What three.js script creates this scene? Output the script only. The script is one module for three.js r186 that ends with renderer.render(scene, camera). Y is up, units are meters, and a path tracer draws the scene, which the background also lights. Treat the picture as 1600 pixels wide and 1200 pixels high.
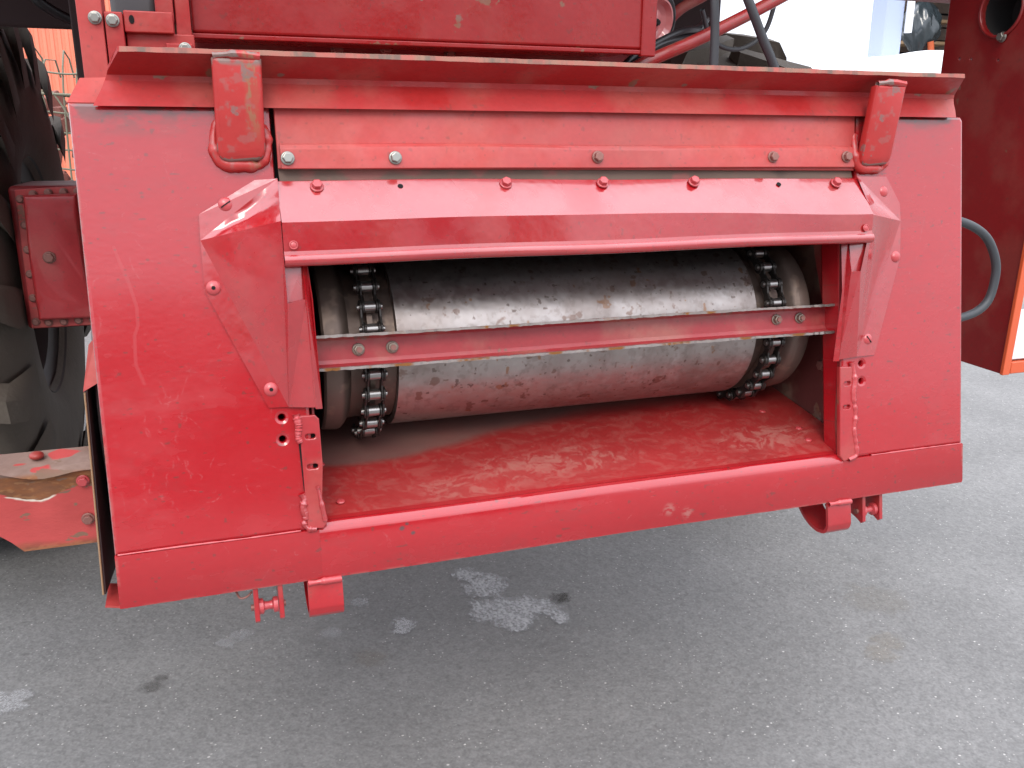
import * as THREE from 'three';
import { mergeGeometries, toCreasedNormals } from 'three/addons/utils/BufferGeometryUtils.js';
import { RoundedBoxGeometry } from 'three/addons/geometries/RoundedBoxGeometry.js';

// ---------------------------------------------------------------- camera, sky, sun, exposure
const scene = new THREE.Scene();
const camera = new THREE.PerspectiveCamera(47.2334, 4 / 3, 0.05, 400);
camera.position.set(-0.54737, 1.39926, 1.13646);
camera.up.set(0.08399, 0.96255, -0.25776);
camera.lookAt(-0.54737 + 0.311143, 1.39926 - 0.271076, 1.13646 - 0.910883);
camera.updateMatrixWorld();

const renderer = new THREE.WebGLRenderer({ antialias: true });
renderer.setSize(1024, 768);
renderer.toneMapping = THREE.LinearToneMapping;
renderer.toneMappingExposure = 1.0;
renderer.shadowMap.enabled = true;

const V = (x, y, z) => new THREE.Vector3(x, y, z);
let seed = 7;
const rnd = () => { seed = (seed * 1664525 + 1013904223) >>> 0; return seed / 4294967296; };
const clamp = (x, a = 0, b = 1) => Math.min(b, Math.max(a, x));
const sst = (a, b, x) => { const t = clamp((x - a) / (b - a)); return t * t * (3 - 2 * t); };
const mix = (a, b, t) => a + (b - a) * t;

{ // overcast sky: brighter towards the zenith, soft cloud mottling
  const w = 512, h = 256, d = new Float32Array(w * h * 4);
  for (let j = 0; j < h; j++) for (let i = 0; i < w; i++) {
    const el = ((j + 0.5) / h - 0.5) * Math.PI, az = i / w * Math.PI * 2, s = Math.max(0, Math.sin(el));
    const cl = 1 + 0.05 * Math.sin(3 * az + 4 * el) + 0.04 * Math.sin(7 * az - 9 * el + 1) + 0.03 * Math.sin(13 * az + 17 * el);
    const L = 3.6 * (1 + 2 * s) / 3 * cl, k = (j * w + i) * 4;
    d[k] = L * 0.96; d[k + 1] = L * 0.995; d[k + 2] = L * 1.1; d[k + 3] = 1;
  }
  const sky = new THREE.DataTexture(d, w, h, THREE.RGBAFormat, THREE.FloatType);
  sky.mapping = THREE.EquirectangularReflectionMapping; sky.magFilter = THREE.LinearFilter; sky.minFilter = THREE.LinearFilter;
  sky.needsUpdate = true;
  scene.background = sky; scene.environment = sky;
}
const sun = new THREE.DirectionalLight(0xfff6ea, 1.4);
sun.position.set(-2.5, 7.2, 7); sun.target.position.set(0, 0.8, 0);
sun.castShadow = true; sun.shadow.radius = 40; sun.shadow.mapSize.set(2048, 2048);
Object.assign(sun.shadow.camera, { left: -6, right: 6, top: 6, bottom: -6, near: 0.5, far: 30 });
scene.add(sun, sun.target);

// ---------------------------------------------------------------- noise and textures
function hash(x, y, s) { let h = (x * 374761393 + y * 668265263 + s * 1274126177) | 0; h = Math.imul(h ^ (h >>> 13), 1274126177); return ((h ^ (h >>> 16)) >>> 0) / 4294967296; }
function vnoise(x, y, per, s) {           // periodic value noise
  const xi = Math.floor(x), yi = Math.floor(y), fx = x - xi, fy = y - yi;
  const m = v => ((v % per) + per) % per, x0 = m(xi), x1 = m(xi + 1), y0 = m(yi), y1 = m(yi + 1);
  const u = fx * fx * (3 - 2 * fx), v = fy * fy * (3 - 2 * fy);
  return mix(mix(hash(x0, y0, s), hash(x1, y0, s), u), mix(hash(x0, y1, s), hash(x1, y1, s), u), v);
}
function fbm(u, v, f, oct, s) { let a = 0.5, t = 0, n = 0; for (let o = 0; o < oct; o++) { t += a * vnoise(u * f, v * f, f, s + o); n += a; a *= 0.55; f *= 2; } return t / n; }
const l2s = c => 255 * (c <= 0.0031308 ? 12.92 * c : 1.055 * Math.pow(c, 1 / 2.4) - 0.055);
function tex(w, h, fn, srgb = true, rx = 1, ry = 1) {   // fn(u, v) -> [r, g, b] linear reflectances, or one value
  const d = new Uint8Array(w * h * 4);
  for (let j = 0; j < h; j++) for (let i = 0; i < w; i++) {
    const c = fn((i + 0.5) / w, (j + 0.5) / h), k = (j * w + i) * 4;
    if (srgb) { d[k] = l2s(clamp(c[0])); d[k + 1] = l2s(clamp(c[1])); d[k + 2] = l2s(clamp(c[2])); }
    else { const g = 255 * clamp(Array.isArray(c) ? c[0] : c); d[k] = d[k + 1] = d[k + 2] = g; }
    d[k + 3] = 255;
  }
  const t = new THREE.DataTexture(d, w, h);
  if (srgb) t.colorSpace = THREE.SRGBColorSpace;
  t.wrapS = t.wrapT = THREE.RepeatWrapping; t.magFilter = THREE.LinearFilter; t.minFilter = THREE.LinearMipmapLinearFilter; t.generateMipmaps = true;
  t.repeat.set(rx, ry); t.needsUpdate = true; return t;
}
const lerp3 = (a, b, t) => [mix(a[0], b[0], t), mix(a[1], b[1], t), mix(a[2], b[2], t)];

const RED = [0.37, 0.0055, 0.0105], DUST = [0.36, 0.24, 0.17], GREY = [0.17, 0.125, 0.11], RUST = [0.2, 0.07, 0.02], DIRT_SHADE = [0.06, 0.04, 0.03];
const segd = (u, v, a, b) => { const dx = b[0] - a[0], dy = b[1] - a[1], t = clamp(((u - a[0]) * dx + (v - a[1]) * dy) / (dx * dx + dy * dy)); return Math.hypot(u - a[0] - t * dx, v - a[1] - t * dy); };

// front plates: one sheet of colour over the whole front, 1.4 x 0.7 m
const DRIP = [[0.036, 0.47], [0.041, 0.451], [0.049, 0.426], [0.056, 0.393], [0.055, 0.369], [0.050, 0.357], [0.048, 0.320], [0.056, 0.294]];
function frontDust(U, Vv) {              // 0..1 dull dusty film
  const u = U / 1.4, v = Vv / 0.7;
  let d = 0.10 + 0.30 * sst(0.35, 0.75, fbm(u, v, 6, 5, 11));
  d += 0.35 * sst(0.09, 0.0, Math.hypot((U - 0.075) * 0.9, (Vv - 0.25) * 0.8)) * fbm(u, v, 40, 3, 5);
  d += 0.4 * sst(0.1, 0, Math.abs(Vv - 0.13 - 0.03 * fbm(u, v, 10, 2, 4))) * sst(0.16, 0.02, U) * sst(0.4, 0.65, fbm(u, v, 30, 4, 9));
  d += 0.3 * sst(0.6, 0.8, fbm(u * 1, v * 1, 24, 4, 31));
  d += 0.2 * sst(0.72, 0.8, fbm(u, v, 90, 2, 17));
  let dr = 1; for (let i = 0; i + 1 < DRIP.length; i++) dr = Math.min(dr, segd(U, Vv, DRIP[i], DRIP[i + 1]));
  if (dr < 0.003) d += 0.75 * sst(0.0026, 0.0008, dr);
  return clamp(d);
}
const SCR = new Float32Array(2048 * 1024);
function scratch(u0, v0, u1, v1, a, wd) {
  const n = Math.ceil(Math.hypot((u1 - u0) / 1.4 * 2048, (v1 - v0) / 0.7 * 1024)) * 2, bu = (rnd() - 0.5) * 0.01, bv = (rnd() - 0.5) * 0.01, ph = rnd() * 9;
  for (let i = 0; i <= n; i++) { const t = i / n, b = 4 * t * (1 - t), x = (mix(u0, u1, t) + bu * b) / 1.4 * 2048, y = (mix(v0, v1, t) + bv * b) / 0.7 * 1024, k = a * Math.sin(Math.PI * t) * (0.55 + 0.45 * Math.sin(t * 23 + ph)); for (let q = -2; q <= 2; q++) for (let r = -2; r <= 2; r++) { const X = Math.round(x) + q, Y = Math.round(y) + r; if (X >= 0 && Y >= 0 && X < 2048 && Y < 1024) { const d = Math.hypot(X - x, Y - y), g = k * sst(wd + 0.7, wd - 0.3, d); if (g > SCR[Y * 2048 + X]) SCR[Y * 2048 + X] = g; } } }
}
for (let i = 0; i < 150; i++) { const side = rnd(), u = side < 0.5 ? rnd() * 0.26 : side < 0.85 ? 1.16 + rnd() * 0.24 : rnd() * 1.4, v = side < 0.85 ? 0.06 + rnd() ** 1.4 * 0.55 : rnd() * 0.07, l = 0.008 + 0.05 * rnd() ** 3, a = rnd() * 6.3; scratch(u, v, u + l * Math.cos(a), v + l * Math.sin(a), 0.12 + 0.33 * rnd(), 0.4 + 0.7 * rnd()); }
for (const [x, y] of [[0.087, 0.258], [0.075, 0.22], [0.06, 0.15], [0.1, 0.17]]) for (let i = 0; i < 7; i++) { const a = 1.2 + rnd() * 1.2, u = x + (rnd() - 0.5) * 0.05, v = y + (rnd() - 0.5) * 0.05, l = 0.005 + 0.012 * rnd(); scratch(u, v, u + l * Math.cos(a), v + l * Math.sin(a), 0.28, 1.3); }
const frontMap = tex(2048, 1024, (u, v) => {
  const U = u * 1.4, Vv = v * 0.7, n = fbm(u, v, 5, 4, 1), f = fbm(u, v, 200, 2, 2);
  let c = [RED[0] * (0.92 + 0.16 * n), RED[1] * (0.8 + 0.5 * n), RED[2] * (0.8 + 0.5 * n)];
  c = lerp3(c, [0.4, 0.085, 0.085], 0.16 * frontDust(U, Vv));
  c = lerp3(c, [c[0] * 0.85, c[1] * 0.8, c[2] * 0.8], f * 0.5); c = lerp3(c, [0.46, 0.16, 0.16], 0.75 * SCR[Math.floor(v * 1024) * 2048 + Math.floor(u * 2048)]);
  { const gr = sst(0.52, 0.78, fbm(u, v, 18, 5, 61)) * sst(0.3, 0.6, fbm(u, v, 110, 2, 62)); c = lerp3(c, [0.2, 0.03, 0.03], 0.16 * gr); }
  if (Vv > 0.56) {                        // grime plus painted contact shade where the saddle meets the face
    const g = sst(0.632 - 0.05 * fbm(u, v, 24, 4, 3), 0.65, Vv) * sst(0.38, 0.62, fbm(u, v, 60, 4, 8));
    c = lerp3(c, DIRT_SHADE, 0.8 * g);
  }
  const sp = sst(0.8, 0.86, fbm(u, v, 150, 2, 77)); c = lerp3(c, DIRT_SHADE, 0.45 * sp);
  const ed = Math.min(U, 1.4 - U, Vv < 0.3 ? Vv : 1);        // worn outer edges
  if (ed < 0.008) c = lerp3(c, [0.34, 0.12, 0.1], 0.5 * sst(0.005, 0.001, ed) * sst(0.35, 0.6, fbm(u, v, 80, 3, 41)));
  for (const [a, b, r] of [[0.378, 0.059, 0.006], [0.394, 0.05, 0.004], [0.385, 0.064, 0.004]]) {
    const q = Math.hypot(U - a, (Vv - b) * 1.2) + 0.004 * (fbm(u, v, 150, 2, 6) - 0.5); if (q < r) c = lerp3(c, [0.05, 0.05, 0.05], 0.8 * sst(r, r * 0.4, q));
  }
  for (const [a, b] of [[0.807, 0.03], [0.84, 0.02]]) { const q = Math.hypot(U - a, (Vv - b)); if (q < 0.014) c = lerp3(c, [0.4, 0.2, 0.17], 0.5 * sst(0.014, 0.003, q) * sst(0.4, 0.6, fbm(u, v, 120, 3, 6))); }
  return c;
});
const frontRough = tex(1024, 512, (u, v) => 0.26 + 0.4 * frontDust(u * 1.4, v * 0.7) + 0.06 * fbm(u, v, 120, 2, 3), false);
const frontBump = tex(1024, 512, (u, v) => 0.75 * fbm(u, v, 4, 2, 21) + 0.12 * fbm(u, v, 60, 3, 22) + 0.13 * fbm(u, v, 220, 1, 25), false);

// general red paint, one tile = 0.6 m
function redTile(base, chip, dust, s, sz = 512) {
  return tex(sz, sz, (u, v) => {
    const n = fbm(u, v, 4, 5, s), d = fbm(u, v, 8, 5, s + 20), ch = fbm(u, v, 14, 5, s + 40);
    let c = base.map(x => x * (0.85 + 0.3 * n));
    c = lerp3(c, DUST, dust * sst(0.4, 0.75, d));
    c = lerp3(c, c.map(x => x * 0.75), 0.5 * fbm(u, v, 128, 2, s + 3));
    const q = sst(1 - chip, 1 - chip + 0.03, ch); c = lerp3(c, lerp3(GREY, RUST, fbm(u, v, 30, 2, s + 9)), 0.85 * q);
    const st = sst(0.78, 0.86, fbm(u * 1, v, 96, 2, s + 60)); return lerp3(c, DIRT_SHADE, 0.3 * st);
  });
}
const tileRough = tex(512, 512, (u, v) => 0.3 + 0.35 * sst(0.35, 0.75, fbm(u, v, 8, 5, 20)) + 0.08 * fbm(u, v, 100, 2, 5), false);
const tileBump = tex(512, 512, (u, v) => 0.7 * fbm(u, v, 5, 3, 70) + 0.3 * fbm(u, v, 70, 2, 71), false);
const S = 1 / 0.6;
for (const t of [tileRough, tileBump]) t.repeat.set(S, S);
const rt = (b, c, d, s, z) => { const t = redTile(b, c, d, s, z); t.repeat.set(S, S); return t; };
const PH = (o) => new THREE.MeshPhysicalMaterial({ side: THREE.DoubleSide, ...o });
const M = {
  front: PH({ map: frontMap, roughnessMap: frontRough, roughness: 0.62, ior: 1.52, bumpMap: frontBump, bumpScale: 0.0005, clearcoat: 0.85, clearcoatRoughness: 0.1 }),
  red: PH({ ior: 1.6, map: rt(RED, 0.16, 0.12, 100), roughnessMap: tileRough, roughness: 0.9, bumpMap: tileBump, bumpScale: 0.0008, clearcoat: 0.6, clearcoatRoughness: 0.14 }),
  glossy: PH({ map: rt(RED, 0.08, 0.06, 300, 1024), roughnessMap: tileRough, roughness: 0.6, ior: 1.75, bumpMap: tileBump, bumpScale: 0.0007, clearcoat: 1, clearcoatRoughness: 0.06 }),
  old: PH({ map: rt([0.37, 0.016, 0.015], 0.25, 0.15, 500, 1024), roughnessMap: tileRough, roughness: 1.1, bumpMap: tileBump, bumpScale: 0.001, clearcoat: 0.08, clearcoatRoughness: 0.3 }),
  faded: PH({ map: rt([0.44, 0.045, 0.04], 0.16, 0.1, 700), roughnessMap: tileRough, roughness: 1.25, clearcoat: 0.25, clearcoatRoughness: 0.35 }),
  dark: PH({ map: rt([0.22, 0.012, 0.014], 0.25, 0.25, 900), roughness: 0.6 }),
  zinc: PH({ color: new THREE.Color().setRGB(0.3, 0.3, 0.27), metalness: 0.8, roughness: 0.36 }),
  oldbolt: PH({ color: new THREE.Color().setRGB(0.25, 0.11, 0.09), metalness: 0.3, roughness: 0.5 }),
  redbolt: PH({ color: new THREE.Color().setRGB(0.44, 0.05, 0.055), roughness: 0.35, clearcoat: 0.5, clearcoatRoughness: 0.2 }),
  under: PH({ color: new THREE.Color().setRGB(0.03, 0.014, 0.014), roughness: 0.8 }),  // near-black: shade beneath the machine put into the colour
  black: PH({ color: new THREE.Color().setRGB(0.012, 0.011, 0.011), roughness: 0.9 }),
  hole: PH({ color: new THREE.Color().setRGB(0.006, 0.005, 0.005), roughness: 1 }),
  chain: PH({ color: new THREE.Color().setRGB(0.055, 0.05, 0.046), metalness: 0.75, roughness: 0.34 }),
  roller: PH({ color: new THREE.Color().setRGB(0.34, 0.325, 0.31), metalness: 0.95, roughness: 0.3 }),
  hose: PH({ color: new THREE.Color().setRGB(0.045, 0.05, 0.055), roughness: 0.5 }),
  blackhose: PH({ color: new THREE.Color().setRGB(0.014, 0.014, 0.016), roughness: 0.35 }),
  bare: PH({ map: tex(512, 512, (u, v) => lerp3(lerp3([0.36, 0.32, 0.3], [0.2, 0.16, 0.14], fbm(u, v, 12, 4, 4)), [0.24, 0.1, 0.03], sst(0.58, 0.72, fbm(u, v, 10, 4, 5))), true, 3, 3), metalness: 0.7, roughness: 0.45 }),
  white: PH({ color: new THREE.Color().setRGB(0.8, 0.8, 0.82), roughness: 0.6 }),
};
M.rustStrip = PH({ map: tex(1024, 256, (u, v) => { const n = fbm(u, v, 10, 5, 3), m = fbm(u * 1, v, 24, 4, 8); let c = lerp3([0.12, 0.075, 0.058], [0.19, 0.125, 0.095], n); c = lerp3(c, [0.34, 0.1, 0.09], 0.6 * sst(0.52, 0.7, m)); return lerp3(c, [0.02, 0.016, 0.016], 0.9 * sst(0.58, 0.72, fbm(u, v, 8, 4, 15)) * sst(0.45, 0.9, u)); }), roughness: 0.7 });
M.orange = PH({ color: new THREE.Color().setRGB(0.62, 0.1, 0.03), roughness: 0.5, clearcoat: 0.3 });

// ---------------------------------------------------------------- geometry helpers
function boxUV(g, s = 1) {                // uv in metres by main direction of each face
  g = g.index ? g.toNonIndexed() : g; const p = g.attributes.position, n = p.count, uv = new Float32Array(n * 2);
  const a = V(), b = V(), c = V(), e = V(), f = V();
  for (let i = 0; i < n; i += 3) {
    a.fromBufferAttribute(p, i); b.fromBufferAttribute(p, i + 1); c.fromBufferAttribute(p, i + 2);
    e.subVectors(b, a); f.subVectors(c, a); e.cross(f); const x = Math.abs(e.x), y = Math.abs(e.y), z = Math.abs(e.z);
    [a, b, c].forEach((q, k) => { const o = (i + k) * 2; if (z >= x && z >= y) { uv[o] = q.x; uv[o + 1] = q.y; } else if (y >= x) { uv[o] = q.x; uv[o + 1] = q.z; } else { uv[o] = q.z; uv[o + 1] = q.y; } uv[o] *= s; uv[o + 1] *= s; });
  }
  g.setAttribute('uv', new THREE.BufferAttribute(uv, 2)); return g;
}
function frontUV(g) { g = g.index ? g.toNonIndexed() : g; const p = g.attributes.position, uv = new Float32Array(p.count * 2); for (let i = 0; i < p.count; i++) { uv[2 * i] = p.getX(i) / 1.4; uv[2 * i + 1] = p.getY(i) / 0.7; } g.setAttribute('uv', new THREE.BufferAttribute(uv, 2)); return g; }
function merge(list) { return mergeGeometries(list.map(g => { g = g.index ? g.toNonIndexed() : g; for (const k of Object.keys(g.attributes)) if (!['position', 'normal', 'uv'].includes(k)) g.deleteAttribute(k); return g; })); }
function soup(tris, crease = 0.6) { const g = new THREE.BufferGeometry(); g.setAttribute('position', new THREE.Float32BufferAttribute(tris.flatMap(v => [v.x, v.y, v.z]), 3)); g.computeVertexNormals(); return toCreasedNormals(boxUV(g), crease); }
function loft(rings, crease = 0.6, caps = true) {    // closed rings of points joined one to the next
  const t = [], n = rings[0].length;
  for (let k = 0; k + 1 < rings.length; k++) for (let i = 0; i < n; i++) { const j = (i + 1) % n, A = rings[k][i], B = rings[k][j], C = rings[k + 1][j], D = rings[k + 1][i]; t.push(A, B, C, A, C, D); }
  if (caps) for (const [r, flip] of [[rings[0], true], [rings[rings.length - 1], false]]) {
    const c2 = r.map(p => new THREE.Vector2(p.z, p.y));
    let f = THREE.ShapeUtils.triangulateShape(c2, []);
    for (const [a, b, c] of f) flip ? t.push(r[a], r[c], r[b]) : t.push(r[a], r[b], r[c]);
  }
  return soup(t, crease);
}
function thick(pts, th) {                 // open profile [w, v] -> closed profile of a sheet, thickness to its right
  const off = pts.map((p, i) => { const a = pts[Math.max(0, i - 1)], b = pts[Math.min(pts.length - 1, i + 1)]; let dx = b[0] - a[0], dy = b[1] - a[1]; const l = Math.hypot(dx, dy); return [p[0] + dy / l * th, p[1] - dx / l * th]; });
  return [...pts, ...off.reverse()];
}
function sweepU(profile, us, jit = () => [0, 0], crease = 0.6) {   // profile of [w, v] (or [w, v, u0, u1]) along u
  const u0 = us[0], u1 = us[us.length - 1];
  return loft(us.map(u => profile.map(([w, v, a, b], i) => { const t = (u - u0) / (u1 - u0), [dw, dv] = jit(u, i); return V(a === undefined ? u : mix(a, b, t), v + dv, w + dw); })), crease);
}
const span = (a, b, n) => Array.from({ length: n + 1 }, (_, i) => mix(a, b, i / n));
function arc(cw, cv, r, a0, a1, n) { return Array.from({ length: n + 1 }, (_, i) => { const a = (a0 + (a1 - a0) * i / n) * Math.PI / 180; return [cw + r * Math.cos(a), cv + r * Math.sin(a)]; }); }
function facet(pts, th = 0.002) {         // flat or nearly flat polygon (u, v, w), with thickness to its back
  const P = pts.map(p => V(...p)); const n = V(); for (let i = 0; i < P.length; i++) { const a = P[i], b = P[(i + 1) % P.length]; n.add(V().crossVectors(a, b)); } n.normalize(); if (n.z < 0) { P.reverse(); n.negate(); }
  const B = P.map(p => p.clone().addScaledVector(n, -th)), t = [];
  const ax = Math.abs(n.z) > 0.5 ? p => new THREE.Vector2(p.x, p.y) : Math.abs(n.x) > Math.abs(n.y) ? p => new THREE.Vector2(p.y, p.z) : p => new THREE.Vector2(p.x, p.z);
  for (const [a, b, c] of THREE.ShapeUtils.triangulateShape(P.map(ax), [])) { t.push(P[a], P[b], P[c], B[a], B[c], B[b]); }
  P.forEach((p, i) => { const j = (i + 1) % P.length; t.push(p, B[i], B[j], p, B[j], P[j]); });
  return soup(t, 0.1);
}
function plate(pts, w0, w1, bevel = 0.0015, holes = [], curve = 0) {   // polygon in (u, v) from depth w0 to w1
  const sh = pts instanceof THREE.Shape ? pts : new THREE.Shape(pts.map(p => new THREE.Vector2(...p)));
  for (const h of holes) { const q = new THREE.Path(); if (h.length === 3) q.absellipse(h[0], h[1], h[2], h[2], 0, Math.PI * 2, true); else { const [x, y, l, r] = h; q.absarc(x - l, y, r, Math.PI / 2, Math.PI * 1.5, false); q.absarc(x + l, y, r, -Math.PI / 2, Math.PI / 2, false); } sh.holes.push(q); }
  const g = new THREE.ExtrudeGeometry(sh, { depth: w1 - w0 - 2 * bevel, bevelEnabled: bevel > 0, bevelThickness: bevel, bevelSize: bevel, bevelOffset: -bevel, bevelSegments: 2, curveSegments: 14 });
  g.translate(0, 0, w0 + bevel); return boxUV(g);
}
const box = (x0, x1, y0, y1, z0, z1, r = 0.003) => { const g = new RoundedBoxGeometry(x1 - x0, y1 - y0, z1 - z0, 2, r); g.translate((x0 + x1) / 2, (y0 + y1) / 2, (z0 + z1) / 2); return boxUV(g); };
const tube = (pts, r, seg = 48, rad = 10) => { const g = new THREE.TubeGeometry(new THREE.CatmullRomCurve3(pts.map(p => V(...p))), seg, r, rad); return g; };
function bead(pts, r, seg) {              // lumpy weld bead
  const n = seg || Math.round(pts.length * 12), c = new THREE.CatmullRomCurve3(pts.map(p => V(...p))), g = new THREE.TubeGeometry(c, n, r, 8), p = g.attributes.position, ctr = c.getSpacedPoints(n);
  for (let i = 0; i < p.count; i++) { const k = Math.floor(i / 9), q = ctr[Math.min(k, n)], kk = k / 4, k0 = Math.floor(kk), s = 0.72 + 0.6 * mix(hash(k0, 3, 5), hash(k0 + 1, 3, 5), sst(0, 1, kk - k0)) + 0.12 * hash(Math.floor(k / 2), i % 9 % 8, 9); p.setXYZ(i, q.x + (p.getX(i) - q.x) * s, q.y + (p.getY(i) - q.y) * s, q.z + (p.getZ(i) - q.z) * s); }
  g.computeVertexNormals(); return boxUV(g);
}
function hexBolt(s = 1, washer = true) {  // axis +z, base at z = 0, flange 9 mm radius
  const l = [];
  if (washer) { const w = new THREE.LatheGeometry([[0, 0], [0.0092, 0], [0.0092, 0.0012], [0.0088, 0.002], [0.0075, 0.0026], [0, 0.0026]].map(p => new THREE.Vector2(p[0] * s, p[1] * s)), 20); w.rotateX(Math.PI / 2); l.push(w); }
  const sh = new THREE.Shape(Array.from({ length: 6 }, (_, i) => new THREE.Vector2(0.0072 * s * Math.cos(i * Math.PI / 3), 0.0072 * s * Math.sin(i * Math.PI / 3))));
  const h = new THREE.ExtrudeGeometry(sh, { depth: 0.0045 * s, bevelEnabled: true, bevelThickness: 0.0012 * s, bevelSize: 0.0014 * s, bevelOffset: -0.0014 * s, bevelSegments: 2 }); h.translate(0, 0, 0.003 * s); l.push(h);
  return boxUV(merge(l));
}
function panScrew(kind) {                 // domed screw with a slot or a socket
  const l = new THREE.LatheGeometry([[0, 0.0052], [0.004, 0.0048], [0.0075, 0.0034], [0.0095, 0.001], [0.0097, 0], [0, 0]].map(p => new THREE.Vector2(...p)), 22); l.rotateX(Math.PI / 2);
  return boxUV(l);
}
const G = { bolt: hexBolt(1), nut: hexBolt(1.0), big: hexBolt(1.3), small: hexBolt(0.8), screw: panScrew() };

// ---------------------------------------------------------------- the combine and its feeder frame
const W = 1.4, TILT = -10 * Math.PI / 180, HB = 0.8;
const combine = new THREE.Group(); combine.name = 'combine_harvester'; scene.add(combine);
combine.userData = { label: 'red combine harvester seen from the front, open feeder house with drum and chains', category: 'combine harvester' };
function part(name, geo, mat, parent = combine, feeder = parent === combine) {
  const m = new THREE.Mesh(geo, mat); m.name = name; m.castShadow = m.receiveShadow = true;
  if (feeder) { m.position.set(-W / 2, HB, 0); m.rotation.x = TILT; }
  parent.add(m); return m;
}
const cpart = (name, geo, mat, parent = combine) => part(name, geo, mat, parent, false);
const lab = (o, l) => { o.userData.label = l; return o; };
function fix(name, g, mat, parent, u, v, w, rx = 0, ry = 0, spin = 0) { const m = new THREE.Mesh(g, mat); m.name = name; m.position.set(u, v, w); m.rotation.set(rx, ry, spin); m.castShadow = m.receiveShadow = true; parent.add(m); return m; }

// ---- side plates of the front
const lp = [[0.004, 0.0735], [0.236, 0.0735], [0.236, 0.648], [0.0, 0.648]];
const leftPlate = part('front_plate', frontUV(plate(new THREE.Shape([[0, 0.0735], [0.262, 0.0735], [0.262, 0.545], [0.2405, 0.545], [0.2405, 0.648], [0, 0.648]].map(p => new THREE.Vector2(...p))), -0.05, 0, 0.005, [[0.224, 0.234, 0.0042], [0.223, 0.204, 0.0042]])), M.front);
lab(leftPlate, 'broad red plate left of the opening, with a pale drip line');
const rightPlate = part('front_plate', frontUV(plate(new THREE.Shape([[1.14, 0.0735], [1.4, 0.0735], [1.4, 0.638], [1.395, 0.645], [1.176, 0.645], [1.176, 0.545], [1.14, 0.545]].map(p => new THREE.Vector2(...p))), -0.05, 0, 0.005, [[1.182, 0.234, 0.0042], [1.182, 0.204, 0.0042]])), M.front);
for (const [p, us] of [[leftPlate, [0.224, 0.223]], [rightPlate, [1.182, 1.182]]]) part('hole_backing', plate([[us[0] - 0.02, 0.18], [us[0] + 0.02, 0.18], [us[0] + 0.02, 0.26], [us[0] - 0.02, 0.26]], -0.06, -0.052, 0), M.hole, p);
// ---- bottom beam: square ends, rounded lip in the opening
const beamP = (lip) => lip ? [[-0.055, 0], [-0.006, 0.0], [-0.001, 0.0015], [0.0012, 0.006], [0.0015, 0.0665], ...arc(-0.0135, 0.0675, 0.015, 4, 90, 8).slice(1), [-0.024, 0.079], [-0.055, 0.07]] : [[-0.055, 0], [-0.006, 0.0], [-0.001, 0.0015], [0.0012, 0.006], [0.0016, 0.0725], [-0.002, 0.0735], [-0.055, 0.0735]];
const beam = part('bottom_beam', frontUV(merge([sweepU(beamP(true), span(0.262, 1.141, 30), (u, i) => [0.0006 * Math.sin(u * 17) * (i > 3), 0.0008 * Math.sin(u * 9 + 1)], 0.5), sweepU(beamP(false), span(0.0, 0.262, 2)), sweepU(beamP(false), span(1.141, 1.4, 2))])), M.front);
part('weld_seam', merge([bead([[0.004, 0.074, 0.0005], [0.08, 0.0745, 0.0005], [0.16, 0.0738, 0.0005], [0.237, 0.0742, 0.0005]], 0.0013, 80), bead([[1.2, 0.0735, 0.0005], [1.3, 0.0738, 0.0005], [1.396, 0.0735, 0.0005]], 0.0013, 70)]), M.redbolt, beam);
// left and right outer housing
part('housing_side', merge([box(0.006, 0.012, 0.0, 0.64, -0.6, -0.052, 0.002), box(1.388, 1.394, 0.0, 0.64, -0.6, -0.052, 0.002), box(0.006, 1.394, 0.0, 0.004, -0.4, -0.056, 0.001)]), M.red);
// ---- top left corner of the housing
part('top_corner', facet([[-0.001, 0.649, -0.006], [0.052, 0.649, -0.006], [0.055, 0.689, -0.042], [0.012, 0.687, -0.042]], 0.004), M.faded);
part('saddle_backing', box(0.06, 1.36, 0.625, 0.69, -0.052, -0.02, 0.002), M.dark); part('housing_top', box(0.01, 1.39, 0.628, 0.634, -0.6, -0.052, 0.002), M.red);

// ---- saddle along the top edge: V-shaped trough
const tp = [[0.0125, 0.6415, 0.030, 1.372], [0.0045, 0.655, 0.036, 1.378], [-0.0035, 0.668, 0.041, 1.383], [-0.0072, 0.6765, 0.0445, 1.386], [-0.006, 0.6835, 0.047, 1.387], [0.0, 0.687, 0.049, 1.385], [0.020, 0.6935, 0.0575, 1.3735], [0.040, 0.700, 0.066, 1.362]];
const tback = tp.map(([w, v, a, b], i) => [w - (i < 2 ? 0.004 : i > 5 ? -0.0005 : 0.006), v + (i < 2 ? 0.002 : i > 4 ? 0.006 : 0.002), a, b]).reverse();
const trough = part('saddle_trough', sweepU([...tp, ...tback], span(0, 1, 60), (u, i) => [0, 0.0004 * Math.sin(u * 5)], 0.5), M.old);
// worn front lip of the saddle, bare in places
part('worn_edge', sweepU([[0.0395, 0.7003, 0.067, 1.3615], [0.0412, 0.6998, 0.067, 1.3615], [0.0416, 0.7058, 0.068, 1.3605], [0.0398, 0.7065, 0.068, 1.3605]], span(0, 1, 60), (u, i) => [0, 0.0004 * Math.sin(u * 5) + 0.0009 * (hash(Math.round(u * 60), i > 1, 3) - 0.5)]), M.wornEdge = PH({ map: tex(1024, 64, (u, v) => lerp3(lerp3([0.42, 0.1, 0.08], [0.3, 0.16, 0.11], sst(0.3, 0.7, fbm(u, v, 48, 4, 2))), [0.12, 0.1, 0.08], 0.8 * sst(0.5, 0.7, fbm(u, v, 64, 4, 7)))), roughness: 0.6 }), trough);
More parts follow.
